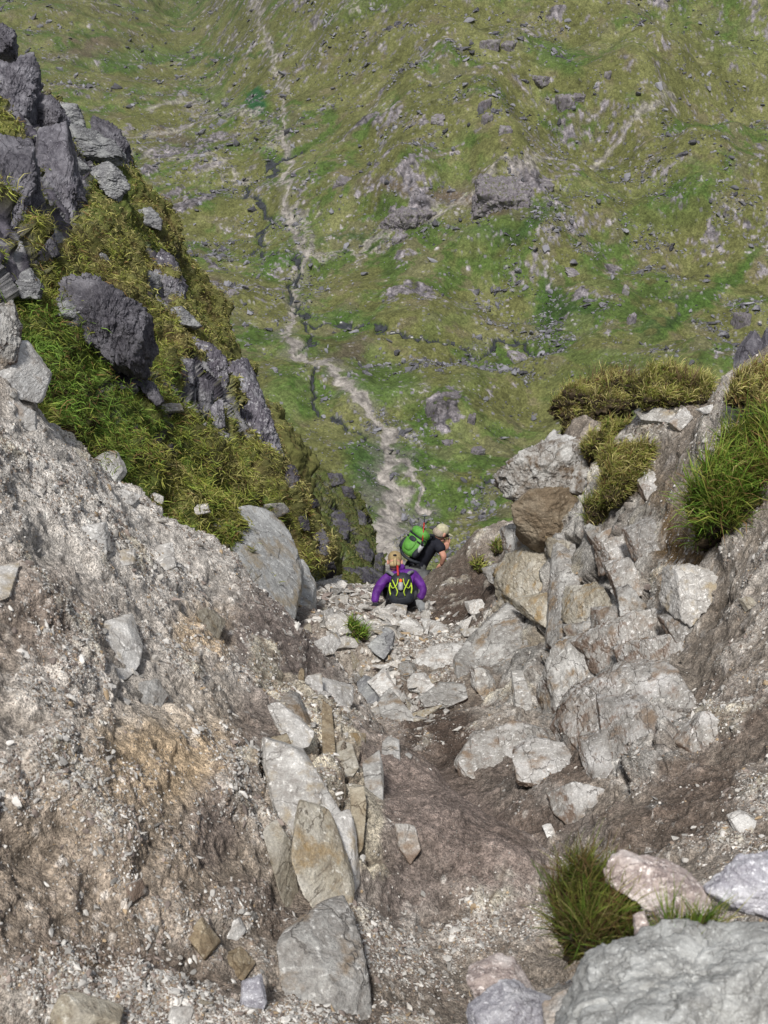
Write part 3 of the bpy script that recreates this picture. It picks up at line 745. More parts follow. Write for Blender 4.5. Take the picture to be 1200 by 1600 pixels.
C = mix(C, greyd, sstep(.0, .45, m3 * .35 + m2 * .6 + m1 * .8) * .5)
C = mix(C, greyd, np.clip(peb_d - .25, 0, 1)[:] * .75 * sstep(-.25, .35, m3 * .6 + m2 * 1.2 + m1))
for (u, v, rx, ry, an, c_, s_) in [(200,850,300,150,40,greyd * 1.2,.7),(130,1130,200,90,0,greyd * .85,.3),(120,1370,260,150,0,np.array([.235, .190, .148]),.75),(250,1250,200,120,0,np.array([.27, .222, .17]),.5),(160,760,170,110,40,palec * .85,.45),(320,990,50,40,30,tan * 1.25,.75),(250,1170,110,90,-10,tan * 1.15,.7),(200,1090,140,50,10,greyd * 1.2,.5),(120,980,120,60,10,dirt,.6),(430,1010,60,110,-40,mauve * .8,.9),(400,1150,50,80,0,mauve * .85,.7),
                                   (330,1290,40,60,0,mauve,.7),(700,1285,210,80,35,np.array([.215, .172, .152]),.94),(620,1390,100,60,20,mauve * .85,.85),(860,1262,110,34,40,greyd * .85,.85),(790,1215,70,26,20,greyd * .8,.6),(735,930,80,60,-20,dirt_d * .85,.95),(800,960,60,70,0,dirt_d * .9,.8),
                                   (850,1200,90,40,0,dirt_d * 1.2,.7),(690,1145,110,48,38,dirt_d * .8,.97),(840,1270,60,24,30,dirt_d * 1.1,.7),(870,960,90,130,0,greyd * .8,.75),(950,1080,90,90,0,greyd * .8,.7),(1180,1130,70,50,0,dirt_d,.6),(1090,1230,80,50,-10,dirt_d,.7),(1040,840,50,90,0,tan * .45,.8),  # floor behind the spur crest: dark brown earth with its shadow painted in
                                   (200,1530,190,50,8,dirt_d * 1.1,.75),(100,1530,80,40,0,tan * .45,.5),(420,1420,90,30,20,dirt_d,.6),(70,960,80,80,0,dirt_d * 1.2,.6),(1060,870,40,70,0,np.array([.14,.085,.03]),.8),(950,1290,200,30,0,dirt_d * 1.4,.5)]:
    C = mix(C, c_, bl(u, v, rx, ry, an) * s_)
pc_ = mix(np.array([.30, .27, .25]), palec * 1.1, (cid2 * 53) % 1); pc2 = mix(np.array([.26, .22, .19]), palec * 1.2, (cid3 * 53) % 1)
C = mix(C, pc2, (peb2 > .4) * .6 * sstep(12, 7, Dn)); C = mix(C, pc_, (peb > .35) * .55 * sstep(3.2, 5, Dn))
C = C * (1 + (m4 * .4 + m3 * .24 + m2 * .26)[:, None])
rcR = mix(np.array([.40, .39, .37]), np.array([.14, .12, .105]), sstep(.14, .0, b2 - b1) * .85) * (.7 + .55 * ((bid * 7) % 1))[:, None]
rcL = mix(np.array([.46, .42, .33]), np.array([.17, .13, .09]), sstep(.14, .0, b2 - b1) * .8) * (.7 + .5 * ((bid * 7) % 1))[:, None]
C = mix(C, rcR * (1 + m3[:, None] * .5), sstep(.30, .7, rzR + m2 * .9) * .85); C = mix(C, rcL * (1 + m3[:, None] * .5), sstep(.35, .75, rzL + m2 * .9) * .75)
C = C * (1 + .18 * blob((Un, Vpn), 200, 1050, 420, 520, 0, .3))[:, None]
C = np.clip(C, .02, .75)
M_dirt = mat_ground('gully_earth', 42, .9, .012, contrast=.5, speck=(120, .84, (.42, .39, .35)), cell=[(210, .40), (75, .22)])
me = new_mesh('gully_ground', Vn, quads=grid_quads(NRY, NAX), colors={'Col': C})
tag(link('gully_ground', me, M_dirt), 'brown earth, grit and loose clay of the eroded gully and its banks', 'ground', kind='structure')
def near_at(x, y):
    """surface point of the gully ground nearest to x, y"""
    j = int(round(math.log(max(y, 1.0)) / math.log(19.0) * (NRY - 1))); j = min(max(j, 0), NRY - 1)
    i = int(round((x / y + .52) / 1.04 * (NAX - 1))); i = min(max(i, 0), NAX - 1)
    k = j * NAX + i
    return Vn[k], nb_[k]
# what the camera sees of it: first crossing along each pixel column, found by z-buffer on the grid
Uq, Vq, Dq = to_px(Vn)
_zb = np.full((420, 320), 1e9); _zi = np.full((420, 320), -1)
_a = np.clip((Uq / 4 + 10).astype(int), 0, 319); _b = np.clip((Vq / 4 + 10).astype(int), 0, 419)
_ord = np.argsort(-Dq); _zb[_b[_ord], _a[_ord]] = Dq[_ord]; _zi[_b[_ord], _a[_ord]] = _ord
def ground_px(u, v):
    a = int(np.clip(u / 4 + 10, 0, 319)); b = int(np.clip(v / 4 + 10, 0, 419))
    for r_ in range(0, 8):
        sub = _zi[max(b - r_, 0):b + r_ + 1, max(a - r_, 0):a + r_ + 1]
        ok = sub[sub >= 0]
        if len(ok):
            k = ok[np.argmin(Dq[ok])]; return Vn[k], nb_[k], Dq[k]
    return P(u, v, 8), np.array([0, 0, 1.0]), 8.0
vis = (Dq < _zb[_b, _a] + .25)

# ================================================================== LEFT HILLSIDE (lofted slopes)
def catmull(G, n):
    """G (k, m, 3) interpolated along axis 0 to n rows"""
    k = len(G); t = np.linspace(0, k - 1, n); i = np.clip(t.astype(int), 0, k - 2); f = (t - i)[:, None, None]
    Gp = np.concatenate([2 * G[:1] - G[1:2], G, 2 * G[-1:] - G[-2:-1]])
    a, b, c, d = Gp[i], Gp[i + 1], Gp[i + 2], Gp[i + 3]
    return .5 * (2 * b + (c - a) * f + (2 * a - 5 * b + 4 * c - d) * f ** 2 + (3 * b - a - 3 * c + d) * f ** 3)
def loft(rows, nr, nc):
    G = np.array([[P(*q) if len(q) == 3 else q[:3] for q in r] for r in rows])
    G = catmull(G, nr); G = catmull(G.transpose(1, 0, 2), nc).transpose(1, 0, 2)
    return G
rowsLH = [
    [(-220,560,6.4),(-60,600,6.6),(40,650,7.4),(170,790,7.9),(300,905,8.8),(400,985,9.6),(470,1070,10.4)],
    [(-200,440,7.2),(-60,470,7.4),(45,575,7.9),(165,720,8.5),(290,845,9.4),(380,880,10.4),(470,960,11.8)],
    [(-200,350,8.8),(-40,370,9),(85,490,9.6),(205,600,10.5),(335,700,11.5),(420,775,12.6),(485,890,14)],
    [(-180,240,12),(0,290,12),(120,400,12.5),(245,530,13.5),(345,625,14.5),(432,745,16),(500,900,17.5)],
    [(-160,140,16),(0,180,16),(130,290,17),(225,400,17.5),(318,510,18.2),(420,690,19),(500,900,21)],
    [(-150,60,20),(0,100,20),(150,225,21),(245,350,21),(318,490,21),(425,670,21.5),(500,905,24)]]
G0 = loft(rowsLH, 10, 7)
last = np.array([P(*q) for q in rowsLH[-1]])
GG = [np.array([P(*q) for q in r]) for r in rowsLH] + [last + np.array([.6, 2.0, -3.0]), last + np.array([1.5, 4, -12])]
Gh = catmull(np.array(GG), 760); Gh = catmull(Gh.transpose(1, 0, 2), 620).transpose(1, 0, 2)
NH = grid_normals(Gh).reshape(-1, 3); NH *= np.sign((NH @ -FWD).mean())
Ph = Gh.reshape(-1, 3)
Uh, Vh, Dh = to_px(Ph)
h1 = fbm(Ph / 1.8, 5, 201); h2 = fbm(Ph / .5, 5, 211, .6); h3 = fbm(Ph / .15, 4, 221, .6)
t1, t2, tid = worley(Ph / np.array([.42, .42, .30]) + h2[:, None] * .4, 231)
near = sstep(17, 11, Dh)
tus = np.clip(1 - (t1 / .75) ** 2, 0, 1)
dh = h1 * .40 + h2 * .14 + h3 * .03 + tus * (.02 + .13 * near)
def bh(u, v, rx, ry, ang=0, soft=.5, wob=30): return blob((Uh + wob * h2, Vh + wob * h3), u, v, rx, ry, ang, soft)
# bedrock breaking through: streaked faces
rockm = np.zeros(len(Ph))
for (u, v, rx, ry, an, s_) in [(10,300,32,160,20,1),(75,330,45,130,25,1),(110,200,60,30,35,1),(165,225,50,35,40,.9),(330,600,45,30,40,.9),(390,620,28,70,20,1),(290,590,25,30,0,.9),(255,440,20,60,10,.9),(210,580,60,25,45,.7),(40,140,30,80,10,1),
                               (400,900,60,90,-10,1),(455,960,30,60,0,1),(250,640,60,20,50,.5)]:
    rockm = np.maximum(rockm, s_ * bh(u, v, rx, ry, an, .4))
rockm = sstep(.35, .65, rockm + h2 * .7)
far_r = sstep(13, 16, Dh) * sstep(.12, .3, h1 + h2 * .6)
rockm = np.maximum(rockm, far_r * .8)
q = Ph @ BASIS; qq = np.stack([q[:, 0] + q[:, 1] * .5, q[:, 1] * .35, q[:, 2]], 1)
s1, s2, sid = worley(qq / .55 + h1[:, None] * .4, 241)
dh = dh * (1 - rockm * .6) + rockm * ((sid - .4) * .22 + np.minimum(s2 - s1, .2) * .4)
Ph = Ph + NH * dh[:, None]
ggreen = np.array([.085, .13, .026]); golive = np.array([.135, .138, .045]); gbrown = np.array([.16, .115, .05]); gdk = np.array([.045, .045, .018])
C = mix(golive, ggreen, sstep(-.15, .2, h1 + h2 * .4)); C = mix(C, gbrown, sstep(.1, .4, h2 - h1 * .4) * .7)
C = mix(C, ggreen * 1.15, bh(120, 560, 120, 60, 40) * .6); C = mix(C, ggreen, bh(150, 300, 60, 60, 0) * .6)
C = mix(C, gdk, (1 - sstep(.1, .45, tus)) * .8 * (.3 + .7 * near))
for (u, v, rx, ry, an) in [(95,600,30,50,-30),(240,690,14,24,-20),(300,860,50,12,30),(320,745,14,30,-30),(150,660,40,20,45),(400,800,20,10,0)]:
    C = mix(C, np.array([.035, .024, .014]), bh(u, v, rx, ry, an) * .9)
purple = np.array([.135, .125, .15]); purd = np.array([.045, .042, .055]); greyr = np.array([.28, .28, .285])
rc = mix(purple, purd, sstep(.14, .02, s2 - s1) * .8); rc = rc * (.7 + .6 * sid[:, None])
streak = sstep(.25, .4, fbm(np.stack([qq[:, 0] * 9, qq[:, 1] * 3, qq[:, 2] * 4], 1), 4, 251) + .1 * bh(375, 620, 40, 80, 0) * 2)
rc = mix(rc, np.array([.42, .42, .42]), streak * .5)
lowr = sstep(820, 880, Vh) * sstep(340, 380, Uh)
rc = mix(rc, greyr * (.85 + .3 * h3[:, None]), lowr)
C = mix(C, rc, rockm)
C = np.clip(C * (1 + (h3 * .5)[:, None]), .008, .7)
M_slope = mat_ground('slope_turf_and_rock', 9, .8, .05, contrast=.4)
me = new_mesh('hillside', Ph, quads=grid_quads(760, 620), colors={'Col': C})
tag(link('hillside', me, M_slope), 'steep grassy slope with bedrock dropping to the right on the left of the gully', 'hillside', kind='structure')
HILL = dict(V=Ph, N=NH, U=Uh, Vp=Vh, D=Dh, rock=rockm, h1=h1, h2=h2, near=near)

# the lower craggy spur, 50 to 80 m away
rowsLC = [
    [(380,960,38),(440,960,40),(500,965,41),(560,970,42),(605,960,45)],
    [(370,860,48),(430,860,49),(490,862,50),(545,880,51),(594,905,54)],
    [(360,760,60),(420,760,61),(470,765,62),(530,800,63),(580,850,63)],
    [(360,680,72),(415,690,74),(465,720,75),(535,772,76),(566,800,76)]]
last = np.array([P(*q) for q in rowsLC[-1]])
GG = [np.array([P(*q) for q in r]) for r in rowsLC] + [last + np.array([1.5, 4, -9]), last + np.array([5, 12, -60])]
Gc = catmull(np.array(GG), 420); Gc = catmull(Gc.transpose(1, 0, 2), 360).transpose(1, 0, 2)
NC_ = grid_normals(Gc).reshape(-1, 3); NC_ *= np.sign((NC_ @ -FWD).mean())
Pc = Gc.reshape(-1, 3); Uc, Vc, Dc = to_px(Pc)
k1 = fbm(Pc / 2.6, 5, 301); k2 = fbm(Pc / .7, 5, 311, .6)
q = Pc @ BASIS; qq = np.stack([q[:, 0] * 1.0 + q[:, 1] * .35, q[:, 1] * .45, q[:, 2] * .5], 1)
s1, s2, sid = worley(qq / .55 + k2[:, None] * .5, 321)
rk = sstep(.04, .16, k1 * .6 + k2 * .7 + (sid - .5) * .4 + .05)
Pc = Pc + NC_ * (k1 * .7 + k2 * .25 + rk * ((sid - .4) * .45 + np.minimum(s2 - s1, .25) * .5))[:, None]
C = mix(np.array([.125, .13, .05]), np.array([.08, .10, .03]), sstep(-.2, .3, k2 - k1)); 
rc = mix(np.array([.12, .11, .13]), np.array([.035, .033, .042]), sstep(.2, .02, s2 - s1)) * (.6 + .8 * sid[:, None])
C = np.clip(mix(C, rc, rk) * (1 + .6 * k2[:, None]), .008, .6)
M_spur = mat_ground('spur_turf_and_rock', 7, .8, .08, contrast=.5)
me = new_mesh('craggy_spur', Pc, quads=grid_quads(420, 360), colors={'Col': C})
tag(link('craggy_spur', me, M_spur), 'lower spur of dark crag and thin grass beyond the gully mouth', 'hillside', kind='structure')
SPUR = dict(V=Pc, N=NC_, U=Uc, Vp=Vc, D=Dc, rk=rk)

# ================================================================== ROCKS
def zbuf(V, step=4):
    U_, V2, D_ = to_px(V)
    zb = np.full((440, 340), 1e9); a = np.clip((U_ / step + 20).astype(int), 0, 339); b = np.clip((V2 / step + 20).astype(int), 0, 439)
    np.minimum.at(zb, (b, a), D_); return zb
ZB = np.minimum(np.minimum(zbuf(NEAR), zbuf(HILL['V'])), zbuf(SPUR['V']))
def surf(u, v, step=4):
    a = int(np.clip(u / step + 20, 2, 337)); b = int(np.clip(v / step + 20, 2, 437))
    s_ = ZB[b - 1:b + 2, a - 1:a + 2]; s_ = s_[s_ < 1e8]
    return float(np.median(s_)) if len(s_) else 12.0
M_purple = mat_rock('purple_slate_rock', (.135, .130, .148), (.048, .045, .057), (.22, .215, .24), s=2.2, strata=(1.6, 1, .8), lich=.12, bump=.8)
M_purple_far = mat_rock('purple_slate_veined', (.16, .15, .175), (.055, .05, .065), (.36, .36, .38), s=1.6, strata=(2.6, .8, .8), lich=.3, bump=.8)
M_slate = mat_rock('grey_slate_rock', (.27, .275, .285), (.11, .11, .12), (.38, .39, .39), s=2.6, strata=(.7, .7, 5), lich=.25, bump=.8)
M_pale = mat_rock('pale_broken_rock', (.50, .49, .47), (.32, .30, .28), (.66, .65, .63), stain=(.38, .32, .23), s=4, strata=(1, 1, 2.5), lich=.3, bump=.5)
M_grey = mat_rock('grey_weathered_rock', (.40, .395, .38), (.22, .205, .19), (.54, .535, .52), stain=(.25, .19, .13), s=2.6, strata=(1.2, 1.2, 2.5), lich=.25, bump=.8, dirt=.12)
M_greydirt = mat_rock('grey_rock_caked_in_earth', (.42, .41, .39), (.24, .22, .20), (.60, .59, .58), stain=(.26, .20, .15), s=3, strata=(2.5, 1, 1), lich=.3, bump=.8, dirt=.5, dirt_c=(.225, .17, .135))
M_tan = mat_rock('tan_stained_rock', (.30, .245, .165), (.15, .11, .07), (.42, .38, .30), s=4, strata=(1, 1, 2), lich=.15, bump=.6)
M_yellow = mat_rock('yellowish_grey_rock', (.40, .37, .30), (.20, .17, .13), (.50, .48, .43), stain=(.30, .22, .12), s=3, lich=.2, bump=.6)
M_brown = mat_rock('brown_stained_boulder', (.25, .195, .135), (.12, .09, .06), (.34, .29, .22), s=2.6, strata=(1, 1, 3), lich=.1, bump=.6)
M_lichen = mat_rock('lichened_boulder', (.36, .355, .34), (.12, .095, .075), (.52, .52, .51), stain=(.12, .085, .055), s=2.6, strata=(1.3, 1.3, 1), lich=.15, bump=.7)
M_white = mat_rock('whitish_quartz_rock', (.58, .575, .56), (.34, .32, .30), (.72, .715, .70), stain=(.36, .30, .25), s=4, lich=.3, bump=.5)
M_pink = mat_rock('pinkish_rock', (.46, .39, .36), (.20, .16, .155), (.62, .57, .55), s=9, strata=(1, 2, 1), lich=.3, bump=.4)
M_pink2 = mat_rock('greyish_lilac_rock', (.40, .40, .44), (.22, .21, .24), (.58, .58, .61), s=9, lich=.3, bump=.4)
M_near = mat_rock('granular_grey_rock', (.40, .405, .395), (.25, .25, .24), (.52, .53, .52), s=11, lich=.3, bump=.6)
M_slab = mat_rock('smooth_grey_slab', (.42, .43, .43), (.28, .28, .28), (.54, .55, .55), stain=(.32, .28, .22), s=2.2, strata=(1, 2, 1), lich=.3, bump=.55)
M_spurrock = mat_rock('dark_spur_rock', (.10, .092, .112), (.035, .033, .042), (.15, .145, .155), stain=(.09, .095, .03), s=1.4, lich=.05, bump=.9)
seedc = [1]
def hero(name, pts, mat, label=None, parent=None, thick=.6, off=.25, d=None, level=5, rough=.035, gk=.85, **kw):
    seedc[0] += 1
    p_ = np.array(pts, float); c = p_.mean(0)
    w_ = max(np.ptp(p_[:, 0]), np.ptp(p_[:, 1]))
    if d is None:
        d = surf(c[0], c[1]); s_ = w_ * d / FPX * .5
        if 'grad' not in kw:
            h_ = max(10, w_ * .28)
            kk = []
            for (a_, b_) in ((h_, 0), (0, h_)):
                d1, d0 = surf(c[0] + a_, c[1] + b_), surf(c[0] - a_, c[1] - b_)
                g1, g0 = (d1 - d), (d - d0)
                g = g1 if abs(g1) < abs(g0) else g0      # the gentler side: ignores a drop behind an edge
                kk.append(float(np.clip(g / h_ * FPX / d, -2.0, 2.0)) * gk)
            kw['grad'] = kk
        d = d - s_ * off * min(thick, 1)
    return rock_poly(name, pts, d, thick, seedc[0], mat, level, rough=rough, parent=parent, label=label, **kw)

crag = [
 ([(0,38),(18,48),(20,76),(8,84),(-20,82),(-20,40)], M_purple, 'small dark block perched on the topmost tip of the left crag'),
 ([(-20,78),(26,68),(46,120),(47,190),(25,205),(-20,180)], M_purple, 'tall purple grey pinnacle at the upper left edge'),
 ([(-30,150),(25,190),(44,280),(42,385),(22,428),(-30,430)], M_purple, 'large shadowed purple crag face at the left edge above the turf'),
 ([(62,205),(92,192),(116,290),(136,395),(125,425),(88,375),(62,290)], M_purple, 'long leaning purple rib of rock below the overhanging slab'),
 ([(22,275),(46,262),(72,340),(92,395),(66,408),(36,350)], M_purple, 'narrow dark rib between two strips of moss on the left crag'),
 ([(48,140),(80,150),(102,185),(88,210),(55,195)], M_purple, 'grey shouldered block right of the tall pinnacle'),
 ([(84,158),(118,165),(128,190),(110,206),(92,190)], M_slate, 'layered pale slate behind the overhanging slab'),
 ([(142,182),(176,188),(194,225),(190,275),(172,285),(148,235)], M_purple, 'upright purple crag right behind the overhanging slab'),
 ([(76,206),(95,197),(140,200),(176,222),(183,240),(166,254),(120,250),(84,230)], M_slate, 'wide flat grey slab jutting out over the grass'),
 ([(138,262),(166,252),(186,270),(199,290),(182,313),(166,302),(152,284)], M_slate, 'grey block hanging below the right end of the jutting slab'),
 ([(96,250),(115,244),(130,258),(112,273),(100,268)], M_slate, 'small layered stone wedged under the jutting slab'),
 ([(212,330),(234,324),(251,344),(249,358),(230,353),(215,342)], M_slate, 'rounded grey boulder on the skyline of the grassy shoulder'),
 ([(246,392),(262,400),(280,440),(284,475),(264,492),(248,470),(240,430)], M_purple_far, 'tall split crag on the right rim of the grassy shoulder'),
 ([(264,486),(284,481),(313,508),(300,513),(277,506)], M_slate, 'thin grey slab poking out right below the split crag'),
 ([(106,452),(140,440),(180,455),(214,490),(219,528),(202,572),(165,560),(130,530),(112,492)], M_purple, 'big rounded purple grey boulder in the middle of the grass slope'),
 ([(74,416),(105,412),(146,430),(142,450),(112,462),(98,440)], M_slate, 'grey block resting on top of the big rounded boulder'),
 ([(80,478),(105,471),(123,482),(119,500),(95,499)], M_slate, 'pale block at the left foot of the big rounded boulder'),
 ([(196,545),(214,560),(221,600),(208,606),(192,575)], M_purple, 'dark tail of rock below the big rounded boulder'),
 ([(24,420),(42,419),(62,450),(60,466),(36,466),(27,442)], M_slate, 'pale grey stone half sunk in turf near the left edge'),
 ([(218,595),(236,598),(254,626),(244,634),(224,612)], M_purple, 'small dark tongue of rock in the grass right of the boulder tail'),
 ([(248,632),(280,631),(284,641),(260,646)], M_pale, 'flat pale stone on the brow of the near turf'),
 ([(304,530),(332,540),(352,562),(352,602),(335,600),(310,562)], M_purple_far, 'upper white veined crag on the right rim of the slope'),
 ([(356,576),(386,568),(402,610),(433,660),(438,718),(428,746),(395,722),(362,680),(350,630)], M_purple_far, 'largest white veined crag ending the left slope above the valley path'),
 ([(276,560),(298,562),(302,600),(284,603)], M_purple_far, 'small veined outcrop left of the upper white veined crag'),
 ([(308,590),(331,600),(327,642),(310,628)], M_purple_far, 'narrow veined rib between two patches of grass'),
 ([(330,640),(346,618),(350,665),(336,668)], M_purple_far, 'thin white streaked fin left of the largest veined crag'),
 ([(152,393),(165,398),(172,409),(160,406)], M_slate, 'small pale flake lying on the upper grass'),
 ([(222,420),(244,430),(248,448),(236,452),(228,440)], M_slate, 'pale cracked rock at the left of the split crag'),
 ([(-30,500),(10,470),(22,520),(20,560),(-30,600)], M_grey, 'grey rock standing at the left edge above the bank'),
]
for pts_, m_, lb in crag:
    hero('crag', pts_, m_, lb, thick=.7, off=.6, grow=1.13, gk=.25, level=5 if max(np.ptp(np.array(pts_), axis=0)) < 60 else 6, rough=.085, front=5, strat=(4.5, .8, 1.5) if m_ is not M_slate else (.8, 3.0, .8), cat='rock')
slabg = [
 ([(318,840),(345,812),(402,800),(438,845),(456,900),(446,975),(395,960),(325,890)], M_slab, 'broad smooth grey slab under the turf lip left of the gully'),
 ([(430,850),(462,880),(486,918),(493,988),(462,985),(440,940)], M_slab, 'narrow grey rock face at the right end of the smooth slab'),
 ([(414,790),(440,787),(450,798),(430,809)], M_pale, 'pale flat stone at the tip of the near turf'),
 ([(304,790),(322,788),(326,800),(308,804)], M_white, 'small white stone bedded in the near turf'),
 ([(236,768),(262,780),(250,787),(238,778)], M_pale, 'thin pale chip bedded low in the near turf'),
]
for pts_, m_, lb in slabg: hero('rock', pts_, m_, lb, thick=.45, off=.9, level=6 if 'slab' in lb else 4, rough=.03, front=4, strat=(1.2, 1.2, 1.2), tilt=.15, grow=1.18)

bank = [
 ([(8,545),(34,534),(62,580),(56,625),(34,620),(6,580)], M_white, 'white block on the crest of the left bank at the photo edge'),
 ([(24,628),(50,644),(54,676),(34,668)], M_white, 'white stone just under the crest block of the left bank'),
 ([(148,708),(174,706),(188,735),(180,762),(160,742)], M_pale, 'pale stone on the bank crest touching the turf'),
 ([(180,760),(214,774),(212,790),(190,782)], M_pale, 'low pale stone right below the crest stone by the turf'),
 ([(126,826),(156,820),(166,860),(136,868)], M_white, 'chunky white stone high on the left bank'),
 ([(184,862),(205,859),(209,880),(190,886)], M_pale, 'small bluish pale stone right of the chunky white stone'),
 ([(166,985),(188,978),(214,1020),(216,1056),(182,1042)], M_pale, 'pointed grey white stone in the middle of the left bank'),
 ([(218,1070),(240,1067),(256,1090),(246,1112),(226,1102)], M_grey, 'grey stone below the pointed stone of the left bank'),
 ([(238,856),(264,850),(274,885),(254,896)], M_pale, 'pale stone half buried near the top of the left bank'),
 ([(-20,892),(14,887),(19,930),(-10,945)], M_pale, 'pale block cut by the left photo edge'),
 ([(404,1110),(421,1114),(456,1160),(484,1186),(532,1203),(548,1240),(541,1264),(522,1295),(488,1302),(446,1258),(416,1190)], M_pale, 'large pointed pale slab, the biggest of the jagged outcrop'),
 ([(398,1135),(412,1190),(424,1218),(462,1254),(500,1298),(514,1294),(470,1210),(430,1150)], M_tan, 'tan stained underside slab beneath the large pointed slab'),
 ([(516,1284),(541,1264),(553,1310),(556,1372),(546,1382),(532,1342)], M_pale, 'narrow split slab hanging below the large pointed slab'),
 ([(468,1272),(512,1288),(545,1370),(550,1436),(524,1436),(484,1380),(462,1310)], M_yellow, 'long yellow grey slab at the foot of the jagged outcrop'),
 ([(412,1098),(440,1109),(488,1143),(493,1153),(470,1160),(440,1140)], M_pale, 'slim blade of rock above the large pointed slab'),
 ([(430,1040),(452,1083),(500,1108),(512,1138),(490,1146),(450,1112),(434,1080)], M_grey, 'grey upper slab of the jagged outcrop'),
 ([(503,1094),(515,1093),(522,1160),(511,1167),(504,1130)], M_tan, 'upright tan finger of rock in the jagged outcrop'),
 ([(500,1060),(549,1084),(549,1100),(530,1116),(508,1092)], M_pale, 'pale wedge on the crest above the jagged outcrop'),
 ([(544,1218),(566,1230),(571,1260),(566,1310),(553,1322),(549,1270)], M_tan, 'upright tan edged block right of the large pointed slab'),
 ([(564,1178),(591,1184),(598,1220),(596,1256),(578,1252),(569,1212)], M_grey, 'grey block standing right of the tan edged block'),
 ([(414,1296),(430,1289),(453,1325),(464,1392),(450,1387),(424,1336)], M_yellow, 'separate slanting slab left of the jagged outcrop foot'),
 ([(548,1144),(571,1150),(569,1166),(554,1162)], M_yellow, 'small yellowish stone on the shoulder of the left bank'),
 ([(600,1156),(622,1164),(624,1186),(606,1196),(598,1176)], M_grey, 'grey stone on the outer shoulder of the left bank'),
 ([(620,1280),(648,1296),(656,1325),(640,1346),(624,1322)], M_greydirt, 'earth caked stone on the smooth mauve side of the left bank'),
 ([(466,1044),(474,1050),(476,1072),(468,1068)], M_tan, 'little orange stone near the crest of the left bank'),
 ([(515,1165),(548,1170),(560,1195),(545,1212),(520,1200)], M_yellow, 'cream lump of rock above the tan edged block'),
 ([(478,1060),(500,1060),(505,1090),(485,1086)], M_pale, 'pale lump beside the little orange stone'),
 ([(300,960),(318,952),(345,975),(340,1000),(315,990)], M_yellow, 'cluster stone stained orange high on the left bank'),
 ([(440,1482),(480,1462),(536,1454),(556,1490),(573,1545),(576,1605),(530,1615),(455,1545)], M_grey, 'big square grey block bedded at the bottom of the gully'),
 ([(357,1496),(375,1487),(396,1508),(382,1524),(362,1516)], M_tan, 'tan angular stone left of the big square block'),
 ([(354,1445),(370,1439),(383,1458),(371,1469),(355,1461)], M_white, 'white stone above the tan angular stone'),
 ([(377,1550),(400,1546),(413,1570),(401,1597),(380,1592)], M_pink2, 'bluish white stone at the bottom left of the big square block'),
 ([(76,1566),(110,1560),(182,1600),(172,1628),(90,1622)], M_yellow, 'large yellowish stone at the bottom left corner'),
 ([(268,1580),(298,1582),(292,1614),(256,1616)], M_pale, 'pale stone cut by the bottom edge left of centre'),
 ([(290,1450),(310,1440),(335,1480),(320,1500)], M_tan, 'brown flat stone leaning in the hollow of the lower bank'),
 ([(200,1380),(218,1376),(225,1398),(208,1404)], M_greydirt, 'dark rounded pebble low on the left bank'),
]
for pts_, m_, lb in bank:
    big = max(np.ptp(np.array(pts_), axis=0)) > 70
    hero('rock', pts_, m_, lb, thick=.55, off=1.25 if ('pointed slab' in lb or 'jagged' in lb) and 'left of the jagged' not in lb else .8 if (big or 'slab' in lb) else .3, level=6 if big else 5, rough=.025, front=3, strat=(1.2, 1.2, 3), tilt=.35, grow=1.12)

spurr = [([(488,828),(500,824),(511,845),(508,862),(494,856)],'leaning dark block high on the lower spur'),([(520,806),(534,803),(543,822),(541,836),(526,826)],'broad dark crag in the middle of the lower spur'),
 ([(556,852),(570,848),(579,866),(574,878),(560,870)],'dark crag low on the right of the lower spur'),([(504,874),(516,870),(522,890),(514,906),(505,896)],'dark foot rock of the lower spur by the stony brink'),
 ([(545,892),(570,894),(592,902),(590,914),(550,914)],'dark rock step along the base of the lower spur'),([(447,733),(458,731),(464,748),(458,762),(449,754)],'dark crag where the lower spur meets the veined crag'),
 ([(480,783),(494,781),(497,790),(484,794)],'small dark ledge on the upper lower spur'),([(588,864),(595,862),(599,885),(597,902),(590,895)],'upright dark edge of rock on the right rim of the lower spur'),
 ([(515,742),(530,742),(536,752),(522,758)],'dark boulder on the crest of the lower spur'),([(536,762),(548,764),(552,776),(540,776)],'second dark boulder along the crest of the lower spur'),([(468,808),(478,806),(482,826),(472,824)],'thin dark rib at the left of the lower spur'),
 ([(560,800),(568,802),(572,822),(564,820)],'thin dark rib near the right rim of the lower spur')]
for pts_, lb in spurr: hero('crag', pts_, M_spurrock, lb, thick=.6, off=.1, gk=.8, grow=1.35, level=5, rough=.12, front=5)
